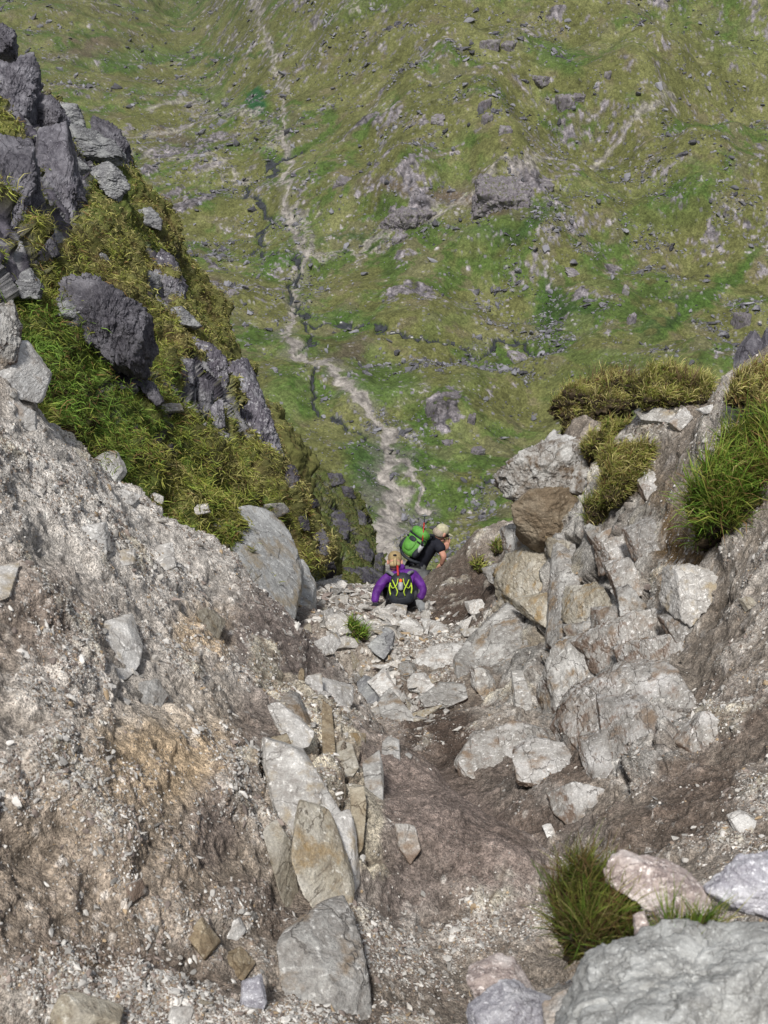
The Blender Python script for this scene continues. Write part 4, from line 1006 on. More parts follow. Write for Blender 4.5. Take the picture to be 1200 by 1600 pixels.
flo = [
 ([(594,955),(614,947),(633,949),(631,960),(602,964)], M_pale, 'flat slab directly behind the seated hiker'),
 ([(566,978),(588,971),(606,978),(600,994),(574,991)], M_pale, 'rounded pale stone below the left hand of the seated hiker'),
 ([(578,1008),(598,988),(613,984),(611,1012),(600,1026),(584,1016)], M_slate, 'dark slate plate leaning upright in the gully floor'),
 ([(624,976),(640,970),(659,984),(651,1001),(630,999)], M_pale, 'grey white block in the gully right of the leaning plate'),
 ([(664,975),(688,976),(701,990),(690,997),(668,989)], M_white, 'white topped stone right of centre on the gully floor'),
 ([(657,1020),(690,1013),(728,1012),(742,1018),(735,1040),(700,1050),(660,1049)], M_white, 'widest white slab bridging the gully floor'),
 ([(712,1032),(738,1012),(744,1040),(726,1060),(712,1052)], M_grey, 'dark sided block at the right end of the widest white slab'),
 ([(661,1089),(690,1073),(722,1075),(725,1091),(702,1101),(668,1101)], M_grey, 'flat grey slab lying below the widest white slab'),
 ([(594,1096),(614,1089),(641,1118),(636,1128),(612,1131),(598,1116)], M_grey, 'wedge shaped rock against the left bank shoulder'),
 ([(484,1006),(520,995),(528,1010),(518,1021),(494,1020)], M_pale, 'wide cracked stone at the foot of the smooth slab'),
 ([(522,1002),(540,995),(558,1002),(554,1011),(526,1012)], M_pale, 'low stone right of the wide cracked stone'),
 ([(574,1064),(602,1058),(624,1084),(621,1097),(600,1090)], M_white, 'long white stone in the rubble beside the left bank'),
 ([(636,1058),(664,1058),(679,1074),(666,1083),(640,1076)], M_white, 'white block in the rubble above the flat grey slab'),
 ([(508,966),(540,962),(549,985),(530,991),(512,980)], M_pale, 'rounded white stone near the smooth slab'),
 ([(722,985),(756,981),(756,992),(728,994)], M_pale, 'thin pale slab on the right side of the gully floor'),
 ([(742,997),(762,996),(760,1004),(746,1005)], M_white, 'small white chip below the thin pale slab'),
 ([(498,909),(520,905),(541,910),(520,917)], M_pale, 'dark flat stone on the brink left of the hikers'),
 ([(519,901),(532,900),(531,909),(521,909)], M_pale, 'small stone balanced on the flat brink stone'),
 ([(556,1066),(578,1070),(604,1100),(592,1112),(566,1094)], M_slate, 'blue grey slab leaning on the left bank shoulder'),
 ([(716,1192),(744,1160),(780,1154),(792,1200),(762,1212),(726,1206)], M_greydirt, 'left knob of the earth covered ledge across the gully'),
 ([(784,1147),(810,1138),(850,1150),(858,1180),(822,1198),(790,1184)], M_greydirt, 'middle knob of the earth covered ledge across the gully'),
 ([(812,1182),(840,1166),(898,1172),(896,1200),(852,1216),(812,1213)], M_greydirt, 'right knob of the earth covered ledge across the gully'),
 ([(850,1294),(862,1292),(868,1304),(856,1309)], M_white, 'lone white stone on the brown path below the ledge'),
 ([(1142,1278),(1160,1273),(1176,1283),(1168,1293),(1148,1294)], M_pale, 'round pale stone on the right bank above the near rocks'),
 ([(1068,1160),(1100,1120),(1122,1114),(1112,1150),(1090,1176)], M_greydirt, 'slanting earth caked stone on the right bank'),
 ([(868,1250),(900,1230),(934,1232),(936,1262),(890,1282),(872,1272)], M_greydirt, 'low grey stone bedded right of the brown path'),
 ([(1002,642),(1020,634),(1046,648),(1036,662),(1010,657)], M_pale, 'pale flat stone lying among the right hand turf'),
 ([(1048,660),(1070,638),(1077,655),(1062,672)], M_white, 'pale upright stone beside the flat stone in the turf'),
 ([(1096,638),(1112,633),(1120,641),(1104,646)], M_white, 'small white stone on the skyline of the right bank'),
 ([(970,684),(984,679),(990,690),(978,700)], M_grey, 'small grey stone between the two right hand turf clumps'),
 ([(1000,742),(1018,735),(1030,750),(1022,780),(1006,776)], M_greydirt, 'upright stone sticking out of the earth under the turf'),
 ([(1162,938),(1174,933),(1178,946),(1168,951)], M_yellow, 'small yellow stone on the right bank'),
 ([(1150,590),(1160,548),(1178,524),(1192,542),(1196,580),(1168,606)], M_purple, 'dark purple spire of rock behind the right bank'),
 ([(1184,560),(1200,515),(1225,520),(1225,590),(1190,592)], M_purple, 'second dark spire cut by the right photo edge'),
]
for pts_, m_, lb in flo:
    dd = None
    if 'spire' in lb: dd = 13.5
    hero('rock', pts_, m_, lb, thick=.6, off=.55, grow=1.2, d=dd, level=5, rough=.035, front=3, strat=(1.2, 1.2, 2.5), tilt=.4)

oc = empty('rock_outcrop', P(880, 980, 9.5)); tag(oc, 'broken grey rock outcrop forming the right wall of the gully', 'outcrop')
blocks = [
 ([(880,856),(905,850),(902,900),(884,968),(856,985),(846,975),(868,905)], M_grey), ([(794,832),(818,821),(831,840),(829,865),(815,892),(800,868)], M_grey),
 ([(795,902),(820,870),(870,854),(888,870),(868,930),(816,942),(798,926)], M_yellow), ([(761,893),(795,882),(801,900),(786,919),(770,909)], M_grey),
 ([(818,944),(862,932),(853,976),(834,966)], M_yellow), ([(740,1022),(755,1000),(790,970),(813,985),(806,1040),(790,1082),(758,1062),(744,1040)], M_grey),
 ([(742,1048),(764,1056),(777,1088),(760,1098),(745,1075)], M_grey), ([(814,1000),(850,984),(887,985),(882,1030),(870,1080),(846,1122),(814,1110),(807,1050)], M_grey),
 ([(884,1022),(922,1010),(960,1000),(946,1060),(912,1110),(896,1142),(868,1126),(866,1072)], M_grey), ([(926,1000),(960,984),(1000,954),(1032,975),(1022,1010),(990,1035),(950,1054),(936,1030)], M_greydirt),
 ([(904,1132),(925,1098),(980,1064),(1036,1058),(1044,1090),(1010,1122),(950,1152),(918,1164)], M_greydirt), ([(985,1022),(1040,1000),(1066,1010),(1054,1042),(1000,1064)], M_greydirt),
 ([(1058,896),(1080,892),(1112,910),(1102,932),(1076,962),(1056,950)], M_pale), ([(914,816),(935,828),(942,856),(926,848)], M_grey),
 ([(904,880),(936,870),(947,890),(932,926),(906,926)], M_greydirt), ([(970,926),(985,920),(1001,945),(991,967),(972,956)], M_grey),
 ([(1040,862),(1062,855),(1052,950),(1036,977),(1018,972)], M_greydirt), ([(940,842),(960,830),(986,836),(981,872),(950,886)], M_greydirt),
 ([(988,832),(1022,820),(1022,862),(994,868)], M_greydirt), ([(904,932),(936,926),(942,962),(916,988),(893,970)], M_yellow),
 ([(850,930),(882,918),(888,960),(860,988)], M_grey), ([(958,890),(985,880),(992,922),(966,932)], M_greydirt), ([(806,1060),(820,1060),(826,1110),(805,1115)], M_grey),
 ([(860,845),(884,850),(880,880),(862,868)], M_yellow), ([(892,985),(930,975),(935,1010),(900,1020)], M_grey), ([(940,960),(965,955),(962,985),(938,995)], M_greydirt),
 ([(960,1120),(1010,1110),(1030,1150),(990,1190),(955,1180)], M_greydirt), ([(1000,880),(1020,870),(1022,910),(1004,915)], M_greydirt), ([(895,830),(915,835),(912,860),(893,852)], M_grey),
 ([(1045,970),(1075,960),(1085,990),(1055,1000)], M_greydirt), ([(918,1165),(950,1155),(950,1200),(920,1215)], M_greydirt), ([(990,970),(1000,930),(1015,925),(1020,960)], M_greydirt)]
for k_, (pts_, m_) in enumerate(blocks):
    o = hero('rock_block', pts_, m_, None, parent=oc, thick=.8, gk=.7, off=.9, level=6 if max(np.ptp(np.array(pts_), axis=0)) > 60 else 5, rough=.05, front=4, strat=(3, 1, 1.5), tilt=.35, sharp=36, grow=1.30)
hero('boulder', grad=(0,0), pts=[(787,746),(800,724),(850,690),(885,688),(905,720),(900,760),(870,788),(820,786),(796,770)], mat=M_lichen, label= 'pale lichened boulder at the head of the right wall under the turf', thick=1.0, off=1.15, level=6, rough=.085, sharp=40, strat=(1.4, 1.4, 1.4))
hero('boulder', grad=(0,0), pts=[(806,792),(830,772),(900,764),(922,800),(908,844),(872,862),(836,850),(810,824)], mat=M_brown, label= 'smooth brown stained boulder bulging under the pale lichened boulder', thick=.9, off=1.15, level=6, rough=.05, sharp=30, tilt=.6)
hero('rock', [(870,698),(905,690),(922,740),(912,775),(885,765)], M_lichen, 'grey rock wedged right of the pale lichened boulder', thick=.9, off=.6, level=5, rough=.06)

nearr = [
 ([(930,1525),(990,1500),(1100,1492),(1215,1462),(1300,1500),(1300,1720),(1050,1800),(880,1700),(905,1585)], M_near, 'big blurred grey rock filling the bottom right corner', 1.95),
 ([(954,1362),(985,1344),(1040,1358),(1100,1394),(1112,1424),(1062,1447),(1020,1422),(964,1396)], M_pink, 'blurred pinkish oblong rock beside the grass tuft', 2.25),
 ([(1110,1392),(1160,1350),(1240,1338),(1262,1400),(1200,1432),(1140,1416)], M_pink2, 'blurred pale rock at the right edge above the big grey rock', 2.25),
 ([(733,1524),(765,1512),(800,1518),(832,1562),(760,1586)], M_pink, 'blurred pink grey stone at the bottom edge', 2.5),
 ([(742,1580),(800,1556),(852,1576),(874,1650),(740,1650)], M_pink2, 'rounded grey stone cut by the bottom edge', 2.4),
 ([(914,1512),(955,1482),(986,1500),(978,1562),(925,1572)], M_pink2, 'small blurred stone against the left side of the big grey rock', 2.2),
 ([(852,1584),(886,1566),(906,1600),(890,1640),(856,1630)], M_white, 'small white stone between the bottom edge stones', 2.35),
 ([(992,1432),(1006,1428),(1014,1450),(1008,1468),(994,1462)], M_pink, 'little pink stone at the foot of the grass tuft', 2.1),
]
for pts_, m_, lb, d_ in nearr:
    hero('rock', pts_, m_, lb, thick=.8, d=d_, level=6, rough=.055, front=5, sharp=22)

# ---- loose stones: the 280 largest of the litter as things, the rest as gravel
rs = np.random.default_rng(900)
visn = vis & (Uq > -30) & (Uq < 1230) & (Vq > 500) & (Vq < 1640) & (Yn > 1.75)
flank = np.maximum(blob((Uq, Vq), 700, 1285, 210, 80, 35, .25), blob((Uq, Vq), 620, 1390, 90, 60, 10, .3))
wn = visn * (1 - .93 * flank) * (.10 + np.clip(peb_d, 0, 1) ** 1.5) * np.clip(.25 + 2.2 * m2 + 1.2 * m1, .04, 1.5)
fl = blob((Uq, Vq), 600, 1010, 130, 90, 20, .4) * (Dq > 9)
fl2 = blob((Uq, Vq), 650, 1500, 120, 90, 0, .4)
wn = wn * (1 + 5 * fl + 1.5 * fl2) + visn * .02 * blob((Uq, Vq), 200, 1400, 420, 260, 0, .3)
wn = wn / wn.sum()
M_stone = mat_attr('loose_stone_surface', .9, scale=22)
def stone_cols(n, r, base=(.56, .545, .52)):
    t = r.uniform(0, 1, (n, 1))
    c = np.array(base) * r.uniform(.45, 1.25, (n, 1))
    c = np.where(t < .05, np.array([.42, .32, .21]) * r.uniform(.7, 1.1, (n, 1)), c)
    c = np.where(t > .85, np.array([.30, .25, .225]) * r.uniform(.6, 1.1, (n, 1)), c)
    return np.clip(c, .03, .75)
n_g = 68000
ids = rs.choice(len(Vn), n_g, p=wn)
size = (rs.pareto(2.5, n_g) * .0032 + .0034); size = np.minimum(size, .045)
size *= np.where(Dq[ids] > 9, 1.5, 1); size = np.minimum(size, Dq[ids] * .0055)
od_ = np.argsort(-size / Dq[ids]); ids, size = ids[od_], size[od_]
nbig = 6500
sc_c = stone_cols(n_g, rs)
V_all = []
def tiny(r):
    V0, F0 = ICO[0]; V0 = V0 * r.uniform(.6, 1.15, (len(V0), 1)); V0 = V0 / np.abs(V0).max(); return V0 * np.array([r.uniform(1, 1.6), 1, r.uniform(.5, .9)]) * .8, F0
basesS = [small_stone(1, rs, rs.uniform(.45, .85), rs.uniform(1, 1.6)) for _ in range(10)]
tag(stuff_stones('gravel', Vn[ids[:nbig]], nb_[ids[:nbig]], size[:nbig], sc_c[:nbig], basesS, M_stone, .25), 'pale gravel littering the gully banks and floor', 'gravel', kind='stuff')
dull = rs.uniform(0, 1, n_g) < .45
sc_c[dull] = np.array([.20, .16, .13]) * rs.uniform(.5, 1.6, (dull.sum(), 1))
tag(stuff_stones('grit', Vn[ids[nbig:]], nb_[ids[nbig:]], size[nbig:], sc_c[nbig:], [tiny(rs) for _ in range(12)], M_stone, .2), 'fine brown and pale grit over the earth', 'grit', kind='stuff')
# rubble in the gully floor, larger
wf = visn * (blob((Uq, Vq), 560, 1000, 75, 105, -25, .3) + blob((Uq, Vq), 620, 975, 120, 34, 0, .4) + .8 * blob((Uq, Vq), 625, 1075, 70, 40, 25, .4) + .7 * blob((Uq, Vq), 540, 925, 60, 16, 0, .4)) * (Dq > 8.2)
wf = wf / wf.sum(); nf = 1500
idf = rs.choice(len(Vn), nf, p=wf); szf = np.minimum(rs.pareto(2.4, nf) * .035 + .03, .17)
wo = visn * (.04 + peb_d ** 2) * (Dq < 14) * (1 - .93 * flank) * np.where(Dq < 4.2, .35, 1.0); wo = wo / wo.sum(); no_ = 620
ido = rs.choice(len(Vn), no_, p=wo); szo = np.minimum(np.minimum(rs.pareto(2.8, no_) * .014 + .013, .06), Dq[ido] * .0085)
idA = np.concatenate([idf, ido]); szA = np.concatenate([szf, szo]); isf = np.concatenate([np.ones(nf), np.zeros(no_)])
od = np.argsort(-szA / Dq[idA]); idA, szA, isf = idA[od], szA[od], isf[od]
kinds = [('white', M_white), ('pale grey', M_pale), ('grey', M_grey), ('tan', M_yellow)]
smesh = []
for k_ in range(16):
    V0, F0 = small_stone(4, rs, rs.uniform(.35, .8), rs.uniform(1.0, 1.7))
    me = new_mesh('loose_stone', V0, tris=F0); kd = kinds[3] if k_ == 5 else kinds[[0, 1, 1, 2, 1, 0, 2, 0][k_ % 8 if k_ != 5 else 5]]; me.materials.append(kd[1]); smesh.append((me, kd[0]))
for j in range(280):
    me, kd = smesh[j % 16]; k_ = idA[j]
    o = bpy.data.objects.new('loose_stone', me); col.objects.link(o)
    n_ = nb_[k_] * .6 + np.array([0, 0, .5]) + rs.normal(scale=.25, size=3)
    s_ = szA[j]; o.location = Vn[k_] + nb_[k_] * s_ * .12; o.scale = (s_, s_ * rs.uniform(.8, 1.1), s_ * rs.uniform(.7, 1.2))
    q_ = Vector(n_).to_track_quat('Z', 'Y'); o.rotation_mode = 'QUATERNION'
    o.rotation_quaternion = q_ @ Matrix.Rotation(rs.uniform(0, 6.28), 4, 'Z').to_quaternion()
    where = 'in the rubble of the gully floor' if isf[j] else ('on the left bank' if Uq[k_] < 620 else 'on the right bank') if Vq[k_] < 1380 else 'on the lower gully ground'
    tag(o, f'loose {kd} stone lying among others {where}', 'stone', f'loose {kd} stones {where}')
r_ = slice(280, None)
tag(stuff_stones('rubble', Vn[idA[r_]], nb_[idA[r_]], szA[r_], stone_cols(len(idA) - 280, rs, (.54, .52, .49)), [small_stone(2, rs, rs.uniform(.4, .8), rs.uniform(1, 1.6)) for _ in range(12)], M_stone, .2), 'broken pale rubble too small to tell apart in the gully', 'rubble', kind='stuff')

# ================================================================== GRASS
M_blade = mat_attr('grass_blade_green', .6, .25, trans=.35)
def gcols(n, r, greenness=.5, dead=.15):
    straw = np.array([.50, .44, .20]); olive = np.array([.27, .28, .060]); green = np.array([.12, .23, .03]); brown = np.array([.20, .125, .055])
    t = np.clip(r.normal(greenness, .28, n), 0, 1)
    c = np.where((t < .5)[:, None], mix(straw, olive, t / .5), mix(olive, green, (t - .5) / .5))
    d_ = r.uniform(0, 1, n) < dead
    c[d_] = brown * r.uniform(.6, 1.4, (d_.sum(), 1))
    return c * r.uniform(.65, 1.3, (n, 1))
rg_ = np.random.default_rng(321)
HV, HN_ = HILL['V'], HILL['N']
visH = (HILL['U'] > -60) & (HILL['U'] < 560) & (HILL['Vp'] > -40) & (HILL['Vp'] < 1010)
za = np.clip((HILL['U'] / 4 + 20).astype(int), 0, 339); zb_ = np.clip((HILL['Vp'] / 4 + 20).astype(int), 0, 439)
visH &= HILL['D'] < ZB[zb_, za] + 2.5
wH = visH * (HILL['rock'] < .45) * (.8 + .5 * HILL['near'])
wH = wH * np.where(HILL['h2'] > .28, .5, 1.0)
wH = wH / wH.sum(); nH = 160000
iH = rg_.choice(len(HV), nH, p=wH)
nr_ = HILL['near'][iH]
pos = HV[iH] + rg_.normal(scale=.025, size=(nH, 3)) * .8 - HN_[iH] * .01
clump = fbm(pos / .22, 3, 401)
ln = np.stack([np.full(nH, .55), np.full(nH, -.2), np.full(nH, -.75)], 1) + clump[:, None] * np.array([1.8, .6, .3]) 
Lh = (.055 + .034 * nr_) * rg_.uniform(.6, 1.5, nH) * (1 + clump * .9)
gr = .52 + HILL['h1'][iH] * .5 + clump * .45 + .30 * blob((HILL['U'][iH], HILL['Vp'][iH]), 150, 570, 130, 70, 40) - .16 * (1 - nr_) - .22 * blob((HILL['U'][iH], HILL['Vp'][iH]), 340, 760, 90, 60, 30)
cH = gcols(nH, rg_, 0.0, .10)
straw = np.array([.56, .50, .22]); olive = np.array([.32, .34, .07]); green = np.array([.15, .255, .045])
t_ = np.clip(gr + rg_.normal(scale=.17, size=nH), 0, 1)
cH = np.where((t_ < .5)[:, None], mix(straw, olive, t_ / .5), mix(olive, green, (t_ - .5) / .5)) * rg_.uniform(.65, 1.25, (nH, 1))
dk = rg_.uniform(0, 1, nH) < .10; cH[dk] = np.array([.22, .14, .06]) * rg_.uniform(.6, 1.3, (dk.sum(), 1))
cH *= 1.22 * (.78 + .22 * nr_[:, None]) * (1 + clump[:, None] * .6)
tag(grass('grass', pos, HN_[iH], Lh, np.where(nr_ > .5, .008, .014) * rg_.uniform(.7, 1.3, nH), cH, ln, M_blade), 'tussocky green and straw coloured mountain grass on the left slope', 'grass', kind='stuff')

M_soil = mat_rock('turf_soil', (.055, .040, .026), (.018, .013, .009), (.10, .075, .045), s=6, lich=0, bump=1.0)
def clump_at(pts_, d, label, n, L_, greenness, dead, width=.006, thick=1.1, lean=(0, -.3, -.7), top_only=-.0, seed=1, stiff=.35, soilr=.22, cmul=1.0):
    p_ = np.array(pts_, float); c = p_.mean(0)
    if d is None: d = surf(c[0], c[1]) - .05
    o = rock_poly('turf_clump', pts_, d, thick, seed, M_soil, 5, front=3, sharp=7, rough=soilr)
    tag(o, label, 'turf', 'grassy turf clumps'); del o['group']
    me_ = o.data; V = np.zeros(len(me_.vertices) * 3, np.float32); me_.vertices.foreach_get('co', V); V = V.reshape(-1, 3).astype(float)
    F = np.zeros(len(me_.polygons) * 3, np.int32); me_.loops.foreach_get('vertex_index', F); F = F.reshape(-1, 3)
    a, b, c_ = V[F[:, 0]], V[F[:, 1]], V[F[:, 2]]; N_ = np.cross(b - a, c_ - a); A_ = np.linalg.norm(N_, axis=1); N_ /= A_[:, None] + 1e-12
    toward = -(N_ @ FWD)
    w_ = A_ * (toward > -.35) * np.clip(N_[:, 2] - top_only + .25, .0, 1.2); w_ /= w_.sum()
    r = np.random.default_rng(seed + 9); k = r.choice(len(F), n, p=w_)
    uv = r.uniform(0, 1, (n, 2)); m_ = uv.sum(1) > 1; uv[m_] = 1 - uv[m_]
    ps = a[k] + (b[k] - a[k]) * uv[:, :1] + (c_[k] - a[k]) * uv[:, 1:]
    cl = fbm(ps / (L_ * 1.1) + seed, 3, 500 + seed)
    ln_ = np.array(lean)[None] + cl[:, None] * np.array([2.2, .8, .2]) + N_[k] * .35
    cols = cmul * gcols(n, r, greenness, dead) * (1 + cl[:, None] * .8)
    Ls = L_ * r.uniform(.35, 1.5, n) * np.clip(1 + cl * 1.3, .35, 1.3) * (.75 + .4 * np.clip(N_[k][:, 2], 0, 1))
    g = grass('grass_blades', ps, N_[k], Ls, np.full(n, width) * r.uniform(.6, 1.3, n), cols, ln_, M_blade, parent=o, stiff=stiff)
    g['kind'] = 'stuff'
    return o
clump_at([(872,630),(900,605),(960,592),(1000,600),(1000,625),(960,655),(900,668),(876,660)], None, 'dark edged turf cushion overhanging the boulder on the right', 7500, .062, .28, .14, .006, seed=21, thick=.9)
clump_at([(985,598),(1030,584),(1080,590),(1106,612),(1090,632),(1020,636),(990,628)], None, 'straw coloured turf on the skyline of the right bank', 7500, .062, .33, .08, .006, seed=22, thick=.8)
clump_at([(918,694),(960,664),(1000,668),(985,700),(935,716),(918,708)], None, 'middle turf tuft between cushion and pale stones', 5000, .058, .36, .12, seed=23, thick=.8)
clump_at([(940,745),(965,712),(1020,700),(1045,712),(1010,745),(1000,790),(950,800)], None, 'shaggy turf tongue hanging down the middle of the right wall', 7500, .065, .34, .14, seed=24, thick=.8)
clump_at([(918,790),(945,780),(958,808),(935,826),(918,815)], None, 'small mossy tuft below the hanging turf tongue', 1400, .08, .45, .12, seed=25)
clump_at([(1108,770),(1135,715),(1180,680),(1250,665),(1270,760),(1190,800),(1140,855),(1112,855),(1098,820)], None, 'long vivid green grass hanging at the right photo edge', 8500, .17, .78, .14, .008, seed=26, thick=.8, lean=(-.25, -.35, -.55), stiff=.45)
clump_at([(1142,610),(1170,588),(1240,565),(1250,610),(1190,632),(1150,632)], None, 'brown and straw turf cushion at the right edge under the dark spires', 5000, .06, .25, .25, seed=27, thick=.8)
clump_at([(880,1400),(910,1365),(945,1370),(970,1420),(970,1470),(940,1505),(905,1500),(882,1450)], 2.32, 'blurred dark green grass tuft beside the pinkish rock', 5200, .052, .62, .32, .0022, cmul=.62, seed=28, thick=1.0, lean=(-.3, -.1, -.3), stiff=.55)
clump_at([(1040,1462),(1065,1445),(1105,1445),(1120,1465),(1090,1482),(1050,1480)], 2.1, 'small green grass tuft on top of the big grey rock', 420, .05, .8, .1, .0022, seed=29, lean=(-.1, -.1, .1), stiff=.7)
clump_at([(546,978),(556,976),(572,992),(568,1000),(552,992)], None, 'tiny bright green grass patch among the rubble of the gully floor', 420, .07, .9, .0, .009, seed=30)
clump_at([(768,852),(782,848),(790,860),(776,866)], None, 'small green tuft on the brown earth bank behind the man', 300, .08, .6, .1, .01, seed=31)
clump_at([(738,880),(752,874),(760,888),(746,894)], None, 'low green tuft on the earth by the hand of the man', 260, .07, .5, .1, .01, seed=32)
# sparse seed-head stalks above the skyline turf
ns_ = 220; r_s = np.random.default_rng(8)
us = r_s.uniform(900, 1085, ns_); vs = 606 - 14 * np.sin((us - 900) / 185 * 3.14) + r_s.normal(scale=4, size=ns_)
ps = np.array([P(a_, b_, surf(a_, 612) - .1) for a_, b_ in zip(us, vs)])
tag(grass('grass_stalks', ps, np.tile([0, 0, 1.0], (ns_, 1)), r_s.uniform(.10, .24, ns_), np.full(ns_, .005), np.tile([.22, .15, .09], (ns_, 1)) * r_s.uniform(.5, 1.3, (ns_, 1)), np.tile([-.3, 0, .3], (ns_, 1)), M_blade, stiff=.8), 'thin brown seed stalks above the skyline turf', 'grass', kind='stuff')

iS = rg_.choice(len(SPUR['V']), 30000, p=(lambda w: w / w.sum())((SPUR['rk'] < .5) * (SPUR['U'] > 400) * (SPUR['U'] < 620) * (SPUR['Vp'] < 930) * 1.0))
cS = gcols(30000, rg_, .45, .08) * .62
tag(grass('grass', SPUR['V'][iS], SPUR['N'][iS], rg_.uniform(.08, .26, 30000), np.full(30000, .035), cS, np.tile([.3, -.2, -.6], (30000, 1)), M_blade), 'thin grass on the lower craggy spur', 'grass', kind='stuff')

# ================================================================== HIKERS
def tube(pts_, rad, seg=10, caps=True):
    pts_ = np.array(pts_, float); n = len(pts_); rad = np.broadcast_to(rad, (n,)) if np.ndim(rad) == 0 else np.array(rad)
    T = np.gradient(pts_, axis=0); T /= np.linalg.norm(T, axis=1)[:, None] + 1e-9
    a = np.array([.31, .2, .93]); V = []
    for i in range(n):
        x = np.cross(T[i], a); x /= np.linalg.norm(x); y = np.cross(T[i], x); a = np.cross(x, T[i]) if i else a
        th = np.linspace(0, 2 * np.pi, seg, endpoint=False)
        V.append(pts_[i] + rad[i] * (np.cos(th)[:, None] * x + np.sin(th)[:, None] * y))
    V = np.concatenate(V + [pts_[:1] - T[:1] * rad[0] * .6, pts_[-1:] + T[-1:] * rad[-1] * .6])
    F = []
    for i in range(n - 1):
        for j in range(seg):
            k = (j + 1) % seg; A_, B_, C_, D_ = i * seg + j, i * seg + k, (i + 1) * seg + k, (i + 1) * seg + j
            F += [(A_, B_, C_), (A_, C_, D_)]
    for j in range(seg):
        k = (j + 1) % seg; F += [(j, n * seg, k), ((n - 1) * seg + k, n * seg + 1, (n - 1) * seg + j)]
    return V, np.array(F)
def smoothline(pts_, n=14):
    G = np.array(pts_, float)[:, None, :]; return catmull(G, n)[:, 0]
def sup(center, axes, size, e=.6, level=4):
    V, F = ICO[level]; W = np.sign(V) * np.abs(V) ** e; W = W / np.maximum(1e-6, (np.abs(W) ** (2 / e)).sum(1) ** (e / 2))[:, None]
    return (W * np.array(size)) @ np.array(axes) + np.array(center), F
def join(parts):
    Vs, Fs, o = [], [], 0
    for V, F in parts: Vs.append(V); Fs.append(F + o); o += len(V)
    return np.concatenate(Vs), np.concatenate(Fs)
def part(name, vf, mat, parent=None, label=None, level_s=0):
    V, F = vf
    loc = np.array(parent.location) if parent is not None else V.mean(0)
    if parent is not None and parent.parent is not None: loc = loc + np.array(parent.parent.location)
    me = new_mesh(name, V - loc, tris=F, smooth=True)
    o = link(name, me, mat, parent, None if parent is not None else V.mean(0))
    if label: o['label'] = label
    return o
def skin(name, J, E, mats, pick, parent, extra=None, sub=2, root=0):
    """one continuous surface grown round the joints"""
    loc = np.array(parent.location)
    me = bpy.data.meshes.new(name + '_joints')
    me.from_pydata([tuple(np.array(p_) - loc) for p_, r in J], E, [])
    o = bpy.data.objects.new(name, me); col.objects.link(o)
    sm_ = o.modifiers.new('skin', 'SKIN'); sm_.use_smooth_shade = True
    for i, (p_, r) in enumerate(J):
        s_ = me.skin_vertices[0].data[i]; s_.radius = (r, r) if np.ndim(r) == 0 else r
        s_.use_root = (i == root)
    ss = o.modifiers.new('sub', 'SUBSURF'); ss.levels = sub; ss.render_levels = sub
    bpy.context.view_layer.update()
    dg = bpy.context.evaluated_depsgraph_get()
    m2_ = bpy.data.meshes.new_from_object(o.evaluated_get(dg))
    bpy.data.objects.remove(o); bpy.data.meshes.remove(me)
    m2_.name = name
    V = np.zeros(len(m2_.vertices) * 3, np.float32); m2_.vertices.foreach_get('co', V); V = V.reshape(-1, 3)
    faces = [tuple(p_.vertices) for p_ in m2_.polygons]; Vl = [tuple(v) for v in V]
    if extra is not None:
        EV, EF = extra; EV = EV - loc; b = len(Vl); Vl += [tuple(v) for v in EV]; faces += [tuple(int(x) + b for x in f) for f in EF]
    m3_ = bpy.data.meshes.new(name); m3_.from_pydata(Vl, [], faces); bpy.data.meshes.remove(m2_)
    for m_ in mats: m3_.materials.append(m_)
    VV = np.array(Vl) + loc
    for f in m3_.polygons:
        f.use_smooth = True
        if pick: f.material_index = pick(VV[list(f.vertices)].mean(0))
    o = bpy.data.objects.new(name, m3_); col.objects.link(o); o.parent = parent
    return o
def cloth(name, c, rough=.8, scale=30): return mat_simple(name, c, rough=rough, var=.22, scale=scale, bump=.5, dist=.012)
M_skin = mat_simple('skin_tone', (.52, .27, .20), rough=.55, var=.12, scale=25)
M_jacket = mat_simple('purple_jacket_cloth', (.105, .022, .22), rough=.6, var=.35, scale=9, bump=1.0, dist=.035); M_glove = cloth('grey_glove_cloth', (.20, .21, .22)); M_blackg = cloth('black_cloth', (.012, .012, .016))
M_cap = cloth('beige_cap_cloth', (.32, .24, .125)); M_navy = cloth('navy_shirt_cloth', (.010, .011, .019)); M_trous = cloth('grey_trouser_cloth', (.13, .135, .14), scale=14)
M_lime = cloth('lime_webbing', (.42, .58, .05)); M_pack = cloth('black_pack_cloth', (.020, .024, .032), .6); M_greenp = cloth('green_pack_cloth', (.10, .29, .05), .6)
M_silver = mat_simple('silver_bottle_metal', (.35, .36, .38), rough=.4, var=.1); M_red = mat_simple('red_paint', (.38, .03, .025), rough=.4, var=.1); M_orange = mat_simple('orange_plastic', (.8, .13, .02), rough=.4)
M_cream = cloth('cream_cap_cloth', (.44, .42, .29)); M_hair = mat_simple('fair_hair_strands', (.38, .29, .16), rough=.7, var=.3, scale=60); M_strap = cloth('grey_strap_webbing', (.17, .18, .20)); M_hairg = mat_simple('grey_hair_strands', (.33, .28, .23), rough=.7, var=.3, scale=60)
def Pj(d0):
    return lambda u, v, dd=0: P(u, v, d0 + dd)
